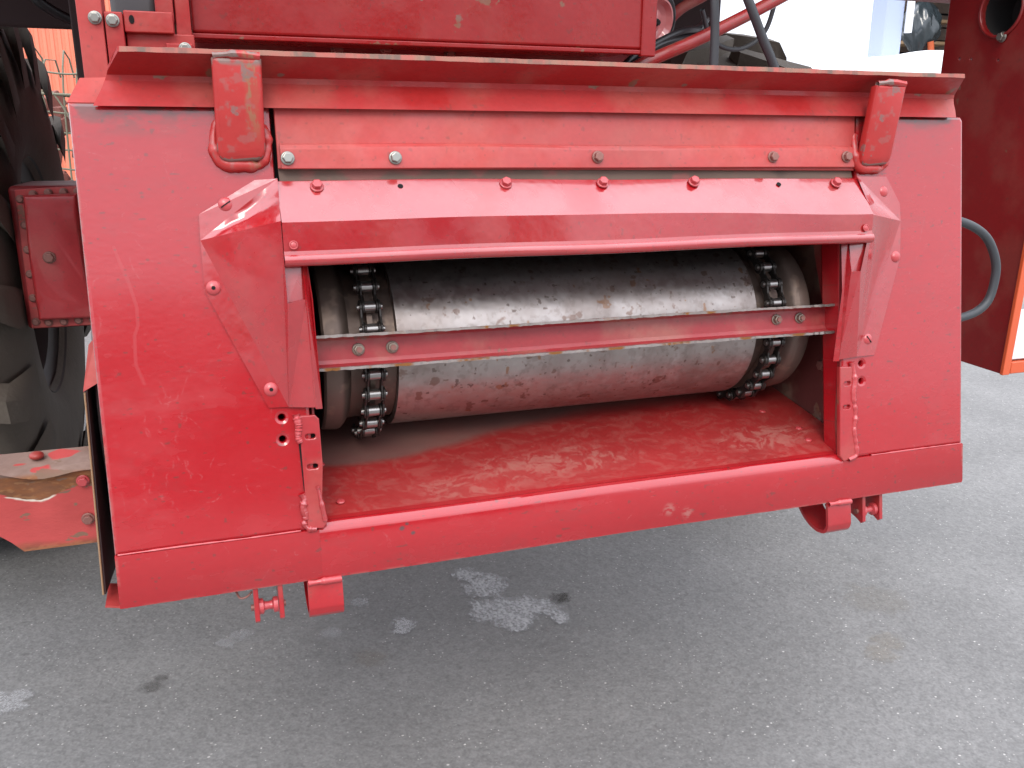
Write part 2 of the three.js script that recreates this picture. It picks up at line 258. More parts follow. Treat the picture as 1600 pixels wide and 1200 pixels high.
// ---- two pads welded over the saddle
const padMat = (streak) => PH({ map: tex(512, 512, (a, b) => { const u = a * 0.25, v = 0.55 + b * 0.25; let c = [0.42 * (0.9 + 0.2 * fbm(a, b, 6, 3, 2)), 0.024, 0.021]; const st = streak * sst(0.011, 0.005, Math.abs(u - 0.217 - 0.006 * (fbm(a, b, 12, 3, 2) - 0.5))) * sst(0.585, 0.64, v) * (0.25 + 0.75 * sst(0.42, 0.6, 0.6 * fbm(a, b * 0.25, 64, 2, 4) + 0.4 * fbm(a, b, 50, 2, 3))); c = lerp3(c, [0.25, 0.13, 0.065], 0.85 * st); c = lerp3(c, [0.3, 0.1, 0.09], 0.5 * sst(0.6, 0.75, fbm(a, b, 20, 4, 9))); c = lerp3(c, GREY, 0.7 * sst(0.7, 0.76, fbm(a, b, 12, 4, 6))); return lerp3(c, [0.17, 0.14, 0.12], 0.85 * sst(0.683, 0.69, v) * sst(0.45, 0.52, fbm(a, b, 8, 3, 5))); }, true, 4, 4), roughness: 0.42, clearcoat: 0.25, clearcoatRoughness: 0.3, bumpMap: tileBump, bumpScale: 0.001 });
function pad(u0, u1, vb, skew, mat) {
  const L = 0.13, s = new THREE.Shape(), w = u1 - u0, r = 0.016;
  s.moveTo(0, L); s.lineTo(0, r); s.quadraticCurveTo(0, 0, r, -0.001); s.lineTo(w - r, 0.001); s.quadraticCurveTo(w, 0, w, r); s.lineTo(w, L); s.closePath();
  const g = new THREE.ExtrudeGeometry(s, { depth: 0.009, bevelEnabled: true, bevelThickness: 0.005, bevelSize: 0.005, bevelOffset: -0.005, bevelSegments: 4, curveSegments: 8, steps: 1 });
  const p = g.attributes.position; for (let i = 0; i < p.count; i++) { const t = p.getY(i) / L; p.setX(i, p.getX(i) + u0 + skew * t); p.setZ(i, p.getZ(i) + 0.002 + 0.034 * t + 0.004 * Math.sin(Math.PI * t)); p.setY(i, p.getY(i) * 0.93 + vb); }
  g.computeVertexNormals(); const m = part('saddle_pad', (() => { const q = toCreasedNormals(boxUV(g), 0.5), uv = q.attributes.uv; for (let i = 0; i < uv.count; i++) uv.setXY(i, uv.getX(i) - (u0 > 1 ? 1 : 0), uv.getY(i) - 0.55); return q; })(), mat);
  part('weld_bead', bead([[u0 + 0.001 + skew * 0.3, vb + 0.05, -0.006], [u0 - 0.002 + skew * 0.2, vb + 0.036, 0.001], [u0 - 0.003 + skew * 0.15, vb + 0.018, 0.004], [u0 + 0.008, vb - 0.002, 0.004], [(u0 + u1) / 2, vb - 0.004, 0.005], [u1 - 0.008, vb - 0.003, 0.004], [u1 + 0.003, vb + 0.016, 0.004], [u1 + 0.002 + skew * 0.3, vb + 0.036, 0.001], [u1 - 0.001 + skew * 0.3, vb + 0.05, -0.006]], 0.0066, 70), mat, m);
  part('weld_bead', bead([[u0 + skew + 0.002, vb + L * 0.93 + 0.002, 0.046], [(u0 + u1) / 2 + skew, vb + L * 0.93 + 0.004, 0.048], [u1 + skew - 0.002, vb + L * 0.93 + 0.002, 0.046]], 0.0045, 40), mat, m);
  return m;
}
lab(pad(0.170, 0.230, 0.574, 0.002, padMat(1)), 'thick worn red pad on the left, with a rubbed brown streak');
lab(pad(1.171, 1.229, 0.562, 0.006, padMat(0)), 'thick red pad on the right, cleaner than the other');

// ---- upper panel, clamp strip, rusty strip
part('upper_panel', plate([[0.2455, 0.566], [1.170, 0.556], [1.1735, 0.650], [0.2455, 0.652]], -0.006, 0.0005, 0.0012), M.faded);
part('dark_gap', box(0.236, 1.182, 0.52, 0.672, -0.05, -0.02, 0.001), M.hole);
const strip = part('clamp_strip', sweepU([[0.0008, 0.599], [0.0035, 0.5975], [0.0065, 0.5935], [0.0075, 0.59], [0.0078, 0.5655], [0.0065, 0.5645], [0.0008, 0.5655]], span(0.2495, 1.1655, 40), (u, i) => [0.0006 * Math.sin(u * 15) * (i > 1 && i < 5), i < 3 ? 0.001 * Math.sin(u * 12 + 2) - (u - 0.25) * 0.004 : -(u - 0.25) * 0.0045], 0.3), M.faded);
[[0.258, 0.578, M.zinc], [0.402, 0.578, M.zinc], [0.705, 0.578, M.oldbolt], [1.008, 0.577, M.oldbolt], [1.149, 0.577, M.oldbolt]].forEach(([u, v, m], i) => fix('bolt', G.bolt, m, strip, u, v, 0.0078, 0, 0, i * 0.7));
const rs = plate([[0.247, 0.545], [1.174, 0.54], [1.168, 0.572], [0.2455, 0.573]], -0.012, -0.0075, 0); { const p = rs.attributes.position, uv = rs.attributes.uv; for (let i = 0; i < p.count; i++) uv.setXY(i, p.getX(i) / 1.2, p.getY(i) * 1.4); }
part('rusty_strip', rs, M.rustStrip);

// ---- hood over the opening
const hp = [[0.0005, 0.5505], [0.0035, 0.5495], [0.0425, 0.4925], [0.0392, 0.4555], ...arc(0.0372, 0.4435, 0.0078, 70, -80, 20), [0.034, 0.437]];
const hood = part('deflector_hood', sweepU(thick(hp, 0.0022), span(0.2415, 1.1725, 60), (u, i) => { const k = i === 2 || i === hp.length * 2 - 3 ? 1 : 0; return [0, (k ? -0.011 * sst(0.7, 1.17, u) : (i < 2 || i > hp.length * 2 - 3) ? -0.0065 * sst(0.25, 1.17, u) : 0) + 0.0008 * Math.sin(u * 14 + 1)]; }, 0.22), M.glossy);
const slope = -Math.atan2(0.039, 0.057);
[[0.293, 0.54], [0.559, 0.5405], [0.710, 0.5395], [0.863, 0.539], [1.125, 0.534]].forEach(([u, v], i) => fix('bolt', G.bolt, M.redbolt, hood, u, v, 0.0035 + (0.5495 - v) * 0.684 - 0.003 * (i === 4), slope, 0, i * 0.5));
for (const [u, v] of [[0.406, 0.5395], [1.016, 0.534]]) { const h = new THREE.CylinderGeometry(0.0038, 0.0038, 0.0014, 14); h.rotateX(Math.PI / 2); fix('bolt_hole', boxUV(h), M.hole, hood, u, v, 0.0035 + (0.5495 - v) * 0.684 - 0.0026 * (u > 1), slope); }
for (const [u, v] of [[0.254, 0.4625], [1.158, 0.459]]) { const h = new THREE.TorusGeometry(0.005, 0.0009, 8, 20); fix('rivet', boxUV(merge([h, new THREE.SphereGeometry(0.0042, 12, 8).scale(1, 1, 0.25)])), M.redbolt, hood, u, v, 0.0425); }

// ---- folded side gussets
function bentPatch(A, B, C, dent, n = 10) {  // triangle A B C pushed in along -w in its middle
  const a = V(...A), b = V(...B), c = V(...C), t = [], P = (i, j) => { const k = n - i - j, p = V().addScaledVector(a, i / n).addScaledVector(b, j / n).addScaledVector(c, k / n); p.z -= dent * 27 * (i / n) * (j / n) * (k / n); return p; };
  for (let i = 0; i < n; i++) for (let j = 0; j < n - i; j++) { t.push(P(i, j), P(i + 1, j), P(i, j + 1)); if (i + j < n - 1) t.push(P(i + 1, j), P(i + 1, j + 1), P(i, j + 1)); }
  return soup(t, 0.9);
}
{
  const A = [0.243, 0.552, 0.008], Gp = [0.214, 0.551, 0.0025], T = [0.141, 0.508, 0.0025], B = [0.140, 0.475, 0.003], Sx = [0.140, 0.409, 0.0025], K = [0.208, 0.249, 0.0025], Q = [0.234, 0.248, 0.004], R1 = [0.2405, 0.494, 0.040], R2 = [0.241, 0.387, 0.038];
  const g = merge([facet([A, Gp, T, B], 0.002), bentPatch(A, B, R1, 0.008), bentPatch(B, Q, R1, -0.003, 12), bentPatch(R1, Q, R2, 0.0, 6), facet([B, Sx, K, Q], 0.002)]);
  const gs = lab(part('side_gusset', g, M.glossy), 'folded red gusset left of the opening');
  const tilt = (u, v) => fix('screw', G.screw, M.redbolt, gs, u, v, 0.0025);
  tilt(0.175, 0.520); tilt(0.151, 0.413); tilt(0.213, 0.274);
  for (const [u, v, s] of [[0.175, 0.520, 1], [0.151, 0.413, 0], [0.213, 0.274, 0]]) fix('drive_slot', s ? boxUV(new THREE.BoxGeometry(0.0145, 0.0016, 0.001)) : boxUV(new THREE.CylinderGeometry(0.0028, 0.0028, 0.001, 6).rotateX(Math.PI / 2)), M.hole, gs, u, v, 0.0075, 0, 0, 0.6);
  // jamb between gusset and opening
  part('jamb_plate', merge([facet([[0.2405, 0.44, 0.024], [0.266, 0.44, 0.022], [0.2665, 0.39, 0.021], [0.2415, 0.386, 0.026]], 0.002), facet([R2, [0.2665, 0.392, 0.027], [0.2705, 0.2445, 0.009], [0.234, 0.248, 0.006]], 0.002), facet([[0.2655, 0.441, 0.026], [0.272, 0.441, 0.018], [0.2755, 0.392, 0.02], [0.279, 0.2415, 0.003], [0.2705, 0.2425, 0.0105], [0.2665, 0.392, 0.029]], 0.002)]), M.glossy);
}
{
  const A = [1.170, 0.545, 0.008], Gp = [1.234, 0.545, 0.0025], T = [1.262, 0.50, 0.0025], B = [1.263, 0.471, 0.003], Sx = [1.262, 0.409, 0.0025], K = [1.207, 0.247, 0.0025], Q = [1.168, 0.247, 0.005], R1 = [1.1735, 0.480, 0.040], R2 = [1.152, 0.39, 0.036];
  const g = merge([facet([A, Gp, T, B], 0.002), bentPatch(A, R1, B, 0.004), bentPatch(B, R1, Q, 0.006, 12), bentPatch(R1, R2, Q, 0, 6), facet([B, Sx, K, Q], 0.002)]);
  const gs = lab(part('side_gusset', g, M.glossy), 'folded red gusset right of the opening');
  for (const [u, v, s] of [[1.227, 0.520, 0], [1.252, 0.411, 0], [1.192, 0.275, 1]]) { fix('screw', G.screw, M.redbolt, gs, u, v, 0.0025); if (s) fix('drive_slot', boxUV(new THREE.BoxGeometry(0.0145, 0.0016, 0.001)), M.hole, gs, u, v, 0.0076, 0, 0, -0.9); }
  part('jamb_plate', merge([facet([[1.1435, 0.435, 0.02], [1.168, 0.436, 0.03], [1.164, 0.386, 0.03], [1.1435, 0.384, 0.024]], 0.002), facet([R2, [1.141, 0.39, 0.026], [1.128, 0.2445, 0.006], [1.168, 0.247, 0.0055]], 0.002), facet([[1.14, 0.437, 0.02], [1.134, 0.437, 0.012], [1.133, 0.36, 0.014], [1.122, 0.2425, 0.003], [1.129, 0.2425, 0.009], [1.141, 0.392, 0.027]], 0.002)]), M.glossy);
}
// ---- slotted brackets welded under the jambs
function slotBracket(pts, slots, beadPts) {
  const b = part('slotted_bracket', plate(pts, -0.004, 0.005, 0.0015, slots), M.red);
  part('slot_backing', plate([[slots[0][0] - 0.011, 0.15], [slots[0][0] + 0.011, 0.15], [slots[0][0] + 0.011, 0.215], [slots[0][0] - 0.011, 0.215]], -0.0062, -0.0045, 0), M.hole, b);
  part('weld_bead', bead(beadPts, 0.0042, 110), M.redbolt, b); return b;
}
slotBracket([[0.246, 0.234], [0.268, 0.234], [0.273, 0.228], [0.2735, 0.165], [0.2695, 0.12], [0.2735, 0.082], [0.268, 0.0745], [0.2465, 0.0765]], [[0.2595, 0.205, 0.0036, 0.0034], [0.2595, 0.163, 0.0042, 0.0034]], [[0.243, 0.237, 0.004], [0.245, 0.22, 0.005], [0.2435, 0.205, 0.004], [0.246, 0.198, 0.004]]);
part('weld_bead', merge([bead([[0.243, 0.126, 0.001], [0.2455, 0.117, 0.002], [0.243, 0.106, 0.002], [0.2455, 0.094, 0.001], [0.243, 0.083, 0.001], [0.248, 0.0765, 0.002], [0.258, 0.0745, 0.002]], 0.0045, 70), bead([[0.264, 0.135, 0.004], [0.267, 0.115, 0.005], [0.271, 0.085, 0.004]], 0.003, 30)]), M.glossy);
part('gap_slit', plate([[0.2435, 0.195], [0.2465, 0.195], [0.2475, 0.13], [0.2455, 0.13]], 0.0002, 0.0012, 0), M.hole);
slotBracket([[1.134, 0.232], [1.160, 0.231], [1.163, 0.15], [1.164, 0.075], [1.140, 0.070], [1.1325, 0.08]], [[1.149, 0.203, 0.0035, 0.0033], [1.147, 0.163, 0.0042, 0.0033]], [[1.160, 0.238, 0.003], [1.164, 0.21, 0.004], [1.161, 0.18, 0.004], [1.165, 0.15, 0.004], [1.162, 0.12, 0.004], [1.166, 0.095, 0.004], [1.166, 0.078, 0.003], [1.15, 0.072, 0.004]]);

// ---- inside of the opening
const fl = w => 0.0825 - 0.36 * (w + 0.0135);
const floorG = sweepU([[-0.0135, 0.0815], [-0.06, fl(-0.06)], [-0.15, fl(-0.15)], [-0.25, fl(-0.25)], [-0.6, fl(-0.6)], [-0.6, fl(-0.6) - 0.006], [-0.0135, 0.077]], span(0.245, 1.185, 40), (u, i) => [0, i > 0 && i < 5 ? 0.0015 * Math.sin(u * 11 + i) : 0], 0.5);
{ const p = floorG.attributes.position, uv = floorG.attributes.uv; for (let i = 0; i < p.count; i++) uv.setXY(i, (p.getX(i) - 0.2), (p.getZ(i) + 0.7)); }
function floorDust(u, w) {
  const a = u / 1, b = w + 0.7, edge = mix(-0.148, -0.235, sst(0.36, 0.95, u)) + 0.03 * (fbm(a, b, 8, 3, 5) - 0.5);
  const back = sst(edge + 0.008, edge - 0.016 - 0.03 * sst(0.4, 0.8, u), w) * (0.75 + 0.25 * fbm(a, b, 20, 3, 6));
  const blot = (cu, cw, ru, rw) => { const q = Math.hypot((u - cu) / ru, (w - cw) / rw); return sst(1.15, 0.2, q + 0.9 * (fbm(a, b, 10, 4, 51) - 0.5)); };
  const sw = 0.5 * fbm(clamp(a * 0.5 + b * 1.1, 0, 50), b * 1.6 - a * 0.25, 24, 4, 8) + 0.5 * fbm(a, b, 40, 4, 19);
  const wx = 0.05 * (fbm(a, b, 16, 3, 71) - 0.5) + 0.02 * (fbm(a, b, 60, 2, 73) - 0.5), wy = 0.05 * (fbm(a, b, 16, 3, 72) - 0.5), fine = 0.6 * fbm(a * 0.7 + wx, b * 1.3 + wy, 70, 4, 29) + 0.4 * fbm(a + wx * 2, b + wy * 2, 150, 2, 18);
  let s = (Math.max(blot(0.66, -0.082, 0.26, 0.055), 0.8 * blot(0.48, -0.055, 0.16, 0.05), blot(1.06, -0.085, 0.13, 0.055))) * (0.2 * sst(0.3, 0.6, sw) + 0.9 * sst(0.4, 0.66, fine));
  s = 0.22 + 0.78 * Math.max(s, 0.35 * sst(0.4, 0.7, fine)); if (w > -0.022) s *= 0.25;
  return [back, s];
}
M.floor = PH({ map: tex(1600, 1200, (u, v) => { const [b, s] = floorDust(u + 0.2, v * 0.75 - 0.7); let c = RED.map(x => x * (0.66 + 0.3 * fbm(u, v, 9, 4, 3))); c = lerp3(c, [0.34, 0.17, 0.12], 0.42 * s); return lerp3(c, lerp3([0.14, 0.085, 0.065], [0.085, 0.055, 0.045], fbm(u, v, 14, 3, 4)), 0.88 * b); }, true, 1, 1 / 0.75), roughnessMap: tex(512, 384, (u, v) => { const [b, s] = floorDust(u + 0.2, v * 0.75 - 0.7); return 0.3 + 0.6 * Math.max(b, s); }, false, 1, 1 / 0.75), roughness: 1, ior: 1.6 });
const floor = part('floor_pan', floorG, M.floor);
for (const [u, w] of [[0.30, -0.05], [0.286, -0.155], [1.118, -0.06], [1.1, -0.17], [1.128, -0.1]]) { const s = new THREE.SphereGeometry(0.0065, 14, 8).scale(1, 0.4, 1); fix('rivet', boxUV(s), M.redbolt, floor, u, fl(w) + 0.0012, w, 0.35); }
part('floor_step', sweepU([[-0.30, fl(-0.3)], [-0.31, fl(-0.3) + 0.012], [-0.33, fl(-0.3) + 0.014], [-0.34, fl(-0.34)]], span(0.25, 1.18, 4)), M.red);
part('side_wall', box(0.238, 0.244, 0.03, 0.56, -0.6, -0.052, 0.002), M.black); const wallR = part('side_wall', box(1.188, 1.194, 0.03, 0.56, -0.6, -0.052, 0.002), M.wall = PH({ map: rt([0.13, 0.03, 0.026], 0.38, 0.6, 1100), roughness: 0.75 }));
part('side_liner', facet([[1.1445, 0.45, 0.0], [1.153, 0.45, -0.082], [1.153, 0.437, -0.08], [1.1465, 0.23, -0.026], [1.141, 0.08, -0.012], [1.1405, 0.08, -0.002]], 0.003), M.dark); part('side_liner', facet([[0.2655, 0.45, -0.004], [0.258, 0.45, -0.08], [0.262, 0.23, -0.026], [0.265, 0.08, -0.006]], 0.003), M.dark);
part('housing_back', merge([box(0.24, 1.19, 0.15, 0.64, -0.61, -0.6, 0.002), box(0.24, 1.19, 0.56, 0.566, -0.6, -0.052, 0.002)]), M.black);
{ fix('bolt', G.big, M.oldbolt, wallR, 1.188, 0.224, -0.105, 0, -Math.PI / 2); }

// ---- drum
const DV = 0.32, DW = -0.2, DR = 0.137;
{
  const lathe = (prof, seg = 96) => { const g = new THREE.LatheGeometry(prof.map(p => new THREE.Vector2(p[1], p[0])), seg); g.rotateZ(-Math.PI / 2); const p = g.attributes.position, uv = g.attributes.uv; for (let i = 0; i < p.count; i++) uv.setXY(i, uv.getX(i), p.getX(i) * 1.15); g.translate(0, DV, DW); return g; };
  const metal = tex(1024, 1024, (u, v) => {          // u round the drum, v along it
    const st = fbm(u, v, 6, 4, 2), fine = fbm(u * 1, v, 64, 3, 3), ring = fbm(u, v, 10, 5, 7), k = Math.abs(((u + 0.5) % 1) - 0.5);
    let c = lerp3([0.46, 0.42, 0.4], [0.33, 0.285, 0.26], st);
    c = lerp3(c, [0.48, 0.45, 0.43], 0.45 * sst(0.5, 0.8, fine)); c = lerp3(c, [0.2, 0.16, 0.14], 0.3 * sst(0.55, 0.75, fbm(u, v, 100, 3, 57)));
    c = lerp3(c, [0.17, 0.09, 0.06], 0.6 * sst(0.69, 0.76, fbm(u, v, 40, 4, 11)));
    c = lerp3(c, [0.12, 0.085, 0.07], 0.7 * sst(0.76, 0.82, fbm(u, v, 90, 3, 23)));
    c = lerp3(c, [0.3, 0.13, 0.04], 0.6 * sst(0.79, 0.83, fbm(u, v, 50, 3, 33)));
    return lerp3(c, [0.17, 0.12, 0.1], 0.45 * sst(0.4, 0.75, ring));
  });
  M.drum = PH({ map: metal, metalness: 0.95, roughness: 1, roughnessMap: tex(512, 512, (u, v) => 0.27 + 0.2 * fbm(u, v, 10, 5, 7) + 0.12 * fbm(u, v, 128, 1, 4), false), bumpMap: tex(512, 512, (u, v) => fbm(u, v, 40, 4, 91), false), bumpScale: 0.0006 });
  M.drumDark = PH({ map: tex(512, 512, (u, v) => lerp3(lerp3([0.2, 0.15, 0.125], [0.12, 0.085, 0.068], fbm(u, v, 8, 4, 5)), [0.3, 0.22, 0.17], 0.5 * sst(0.6, 0.75, fbm(u, v, 40, 3, 6)))), metalness: 0.55, roughness: 0.5, bumpMap: tileBump, bumpScale: 0.001 });
  const shell = lathe([[0.402, DR - 0.012], [0.402, DR - 0.001], [0.403, DR], [1.021, DR], [1.022, DR - 0.001], [1.022, DR - 0.012]]);
  const drum = lab(part('drum', shell, M.drum), 'wide worn steel drum across the opening');
  const ends = [];
  for (const s of [0, 1]) { const m = x => s ? 1.4245 - x : x; const pr = [[0.402, DR - 0.014], [0.388, DR - 0.017], [0.345, DR - 0.017], [0.334, DR - 0.016], [0.327, DR - 0.006], [0.322, DR - 0.001], [0.316, DR + 0.001], [0.296, DR - 0.001], [0.2925, DR - 0.004], [0.2925, DR - 0.012], [0.298, DR - 0.022], [0.298, 0.05], [0.294, 0.04], [0.294, 0.001]].map(([x, r]) => [m(x), r]); ends.push([s ? pr : pr.slice().reverse(), s]); }
  for (const [pr] of ends) part('end_flange', toCreasedNormals(lathe(pr).toNonIndexed(), 0.5), M.drumDark, drum);
}
// ---- feeder chains
const PITCH = 0.0336, RC = 0.1465;
{
  const pathAt = s => {                   // s = arc length, 0 at the very front
    const lim = RC * 1.75, a = clamp(s, -lim, lim) / RC; let v = DV + RC * Math.sin(a), w = DW + RC * Math.cos(a);
    const ex = s - clamp(s, -lim, lim); v += Math.cos(a) * ex; w -= Math.sin(a) * ex; return [w, v];
  };
  const rollerG = boxUV(merge([new THREE.CylinderGeometry(0.0082, 0.0082, 0.0158, 20).rotateZ(Math.PI / 2), new THREE.CylinderGeometry(0.0043, 0.0043, 0.0375, 12).rotateZ(Math.PI / 2), new THREE.CylinderGeometry(0.0055, 0.0055, 0.034, 12).rotateZ(Math.PI / 2)]));
  const ls = new THREE.Shape(), r = 0.0108, hw = 0.0062;
  ls.absarc(0, 0, r, Math.PI * 0.72, -Math.PI * 0.72 + 2 * Math.PI - 0, false); ls.quadraticCurveTo(PITCH / 2, -hw, PITCH - r * 0.64, -r * 0.77); ls.absarc(PITCH, 0, r, -Math.PI * 0.28, Math.PI * 0.28, false); ls.quadraticCurveTo(PITCH / 2, hw, -r * -0.64, r * 0.77);
  const ls2 = new THREE.Shape(); { const pts = []; for (let i = 0; i <= 14; i++) { const a = Math.PI * (0.3 + 1.4 * i / 14); pts.push(new THREE.Vector2(r * Math.cos(a), r * Math.sin(a))); } pts.push(new THREE.Vector2(PITCH / 2, -hw)); for (let i = 0; i <= 14; i++) { const a = Math.PI * (-0.7 + 1.4 * i / 14); pts.push(new THREE.Vector2(PITCH + r * Math.cos(a), r * Math.sin(a))); } pts.push(new THREE.Vector2(PITCH / 2, hw)); ls2.setFromPoints(pts); }
  const linkG = new THREE.ExtrudeGeometry(ls2, { depth: 0.0022, bevelEnabled: true, bevelThickness: 0.0005, bevelSize: 0.0005, bevelOffset: -0.0005, bevelSegments: 1, curveSegments: 8 }); linkG.translate(0, 0, -0.0011);
  const LG = boxUV(linkG);
  for (const [cu, ph, side] of [[0.364, -17 * Math.PI / 180 * RC, 'left'], [1.0515, -17 * Math.PI / 180 * RC, 'right']]) {
    const ch = new THREE.Group(); ch.name = 'feeder_chain'; ch.position.set(-W / 2, HB, 0); ch.rotation.x = TILT; combine.add(ch); ch.userData.label = `greasy roller chain on the ${side} end of the drum`;
    for (let k = -6; k <= 8; k++) {
      const [w, v] = pathAt(ph + k * PITCH), [w2, v2] = pathAt(ph + (k + 1) * PITCH);
      fix('roller', rollerG, M.roller, ch, cu, v, w);
      const off = k % 2 ? 0.0102 : 0.0138;
      for (const s of [-1, 1]) { const m = fix('link_plate', LG, M.chain, ch, cu + s * off, v, w); const d = V(0, v2 - v, w2 - w).normalize(); m.quaternion.setFromRotationMatrix(new THREE.Matrix4().makeBasis(d, V().crossVectors(V(1, 0, 0), d), V(1, 0, 0))); }
    }
    // small shiny sprocket rim under the chain
    const sp = new THREE.CylinderGeometry(DR - 0.002, DR - 0.002, 0.008, 64).rotateZ(Math.PI / 2); sp.translate(cu, DV, DW); part('sprocket', boxUV(sp), M.drumDark, ch, false);
  }
}
// ---- slat bar bolted to the chains: channel with ragged lips
{
  const V0 = 0.3155, us = span(0.256, 1.146, 150), jit = (u, i) => [(i === 0 || i === 1 || i === 8 || i === 9) ? 0.0034 * (hash(Math.round(u * 400), i < 5 ? 1 : 2, 5) - 0.5) + 0.002 * Math.sin(u * 37) : 0, 0.0006 * Math.sin(u * 9) - (u - 0.7) * 0.003 + (i < 2 || i > 7 ? 0.0008 * (hash(Math.round(u * 400), i, 8) - 0.5) : 0)];
  const pr = [[-0.0125, V0 + 0.0235], [-0.0125, V0 + 0.0205], [-0.036, V0 + 0.0195], [-0.040, V0 + 0.015], [-0.040, V0 - 0.013], [-0.0375, V0 - 0.0185], [-0.034, V0 - 0.0205], [-0.03, V0 - 0.021], [-0.0125, V0 - 0.0225], [-0.0125, V0 - 0.0255], [-0.036, V0 - 0.0245], [-0.0435, V0 - 0.02], [-0.0435, V0 + 0.018], [-0.039, V0 + 0.0228]];
  const bar = part('slat_bar', sweepU(pr, us, jit, 0.4), M.bar = PH({ map: rt([0.34, 0.03, 0.036], 0.24, 0.35, 1300), roughness: 0.45, clearcoat: 0.25, clearcoatRoughness: 0.25, bumpMap: tileBump, bumpScale: 0.0008 }));
  // bare metal along both lips
  const lip = (a, b, c) => sweepU([[-0.0118, a], [-0.0118, b], [-0.0185, b + c], [-0.0185, a + c]], us, (u, i) => [i < 2 ? 0.0034 * (hash(Math.round(u * 400), a > V0 ? 1 : 2, 5) - 0.5) + 0.002 * Math.sin(u * 37) : 0.003 * (hash(Math.round(u * 200), 7, 5) - 0.5), 0.0006 * Math.sin(u * 9) - (u - 0.7) * 0.003 + (i < 2 ? 0.0011 * (hash(Math.round(u * 400), i, 18) - 0.5) : 0)], 0.3);
  part('worn_lip', merge([lip(V0 + 0.0239, V0 + 0.0201, -0.0002), lip(V0 - 0.0221, V0 - 0.0259, 0.0004)]), M.bare, bar);
  for (const [u, m] of [[0.340, M.zinc], [0.389, M.zinc], [1.042, M.zinc], [1.088, M.zinc]]) { fix('nut', G.nut, M.nutm ||= PH({ color: new THREE.Color().setRGB(0.27, 0.22, 0.18), metalness: 0.6, roughness: 0.45 }), bar, u, V0 + 0.001, -0.040, 0, 0, u * 9); fix('bolt_end', boxUV(new THREE.CylinderGeometry(0.0042, 0.0042, 0.006, 14).rotateX(Math.PI / 2)), M.oldbolt, bar, u, V0 + 0.001, -0.0315); }
}
// ---- hooks and pin brackets below the beam
function hookLoop(u0, u1) {
  const pr = thick([[-0.006, -0.0005], [-0.002, -0.004], [-0.001, -0.012], [-0.001, -0.038], ...arc(-0.02, -0.038, 0.019, 0, -90, 8).slice(1), ...arc(-0.03, 0.03, 0.088, -82, -38, 8).map(([w, v]) => [-0.02 - (w + 0.03) * 0.9, v - 0.0]), [-0.095, -0.002]], 0.006);
  const h = part('hook_loop', sweepU(pr, span(u0, u1, 3), undefined, 0.5), M.red); part('weld_bead', bead([[u0 + 0.001, -0.002, 0.0], [(u0 + u1) / 2, -0.0015, 0.001], [u1 - 0.001, -0.002, 0.0]], 0.0038, 34), M.redbolt, h); return h;
}
lab(hookLoop(0.2405, 0.2885), 'bent strap hook under the left end of the beam');
lab(hookLoop(1.111, 1.158), 'bent strap hook under the right end of the beam');
function pinBracket(u0, u1, w) {
  const side = u => { const s = new THREE.Shape([[0, 0.004], [0.0, -0.046], [-0.006, -0.05], [-0.02, -0.042], [-0.05, -0.03], [-0.062, -0.014], [-0.075, 0.004]].map(p => new THREE.Vector2(...p))); const g = new THREE.ExtrudeGeometry(s, { depth: 0.005, bevelEnabled: true, bevelThickness: 0.0008, bevelSize: 0.0008, bevelOffset: -0.0008, bevelSegments: 1 }); g.rotateY(-Math.PI / 2); g.translate(u, 0, w); return boxUV(g); };
  const b = new THREE.Group(); b.name = 'pin_bracket'; b.position.set(-W / 2, HB, 0); b.rotation.x = TILT; combine.add(b);
  part('bracket_cheek', side(u0 + 0.006), M.red, b, false); part('bracket_cheek', side(u1), M.red, b, false);
  const L = u1 - u0 - 0.013, c = (u0 + u1) / 2, g = new THREE.LatheGeometry([[0.001, -L / 2], [0.011, -L / 2], [0.011, -L / 2 + 0.006], [0.0065, -L / 2 + 0.008], [0.0055, 0], [0.0065, L / 2 - 0.008], [0.011, L / 2 - 0.006], [0.011, L / 2], [0.001, L / 2]].map(p => new THREE.Vector2(...p)), 24); g.rotateZ(Math.PI / 2); g.translate(c, -0.03, w - 0.014); part('spool', toCreasedNormals(boxUV(g), 0.5), M.redbolt, b, false);
  const p = new THREE.CylinderGeometry(0.0045, 0.0045, u1 - u0 + 0.008, 12).rotateZ(Math.PI / 2); p.translate(c, -0.03, w - 0.014); part('pin', boxUV(p), M.oldbolt, b, false); return b;
}
lab(pinBracket(0.167, 0.206, -0.004), 'small red bracket with a spool, left of the left hook');
lab(pinBracket(1.192, 1.234, -0.012), 'small red bracket with a spool, right of the right hook');
part('cotter_wire', tube([[0.145, -0.004, -0.02], [0.15, -0.012, -0.012], [0.158, -0.011, -0.01], [0.166, -0.006, -0.014]], 0.0016, 20, 6), M.oldbolt);

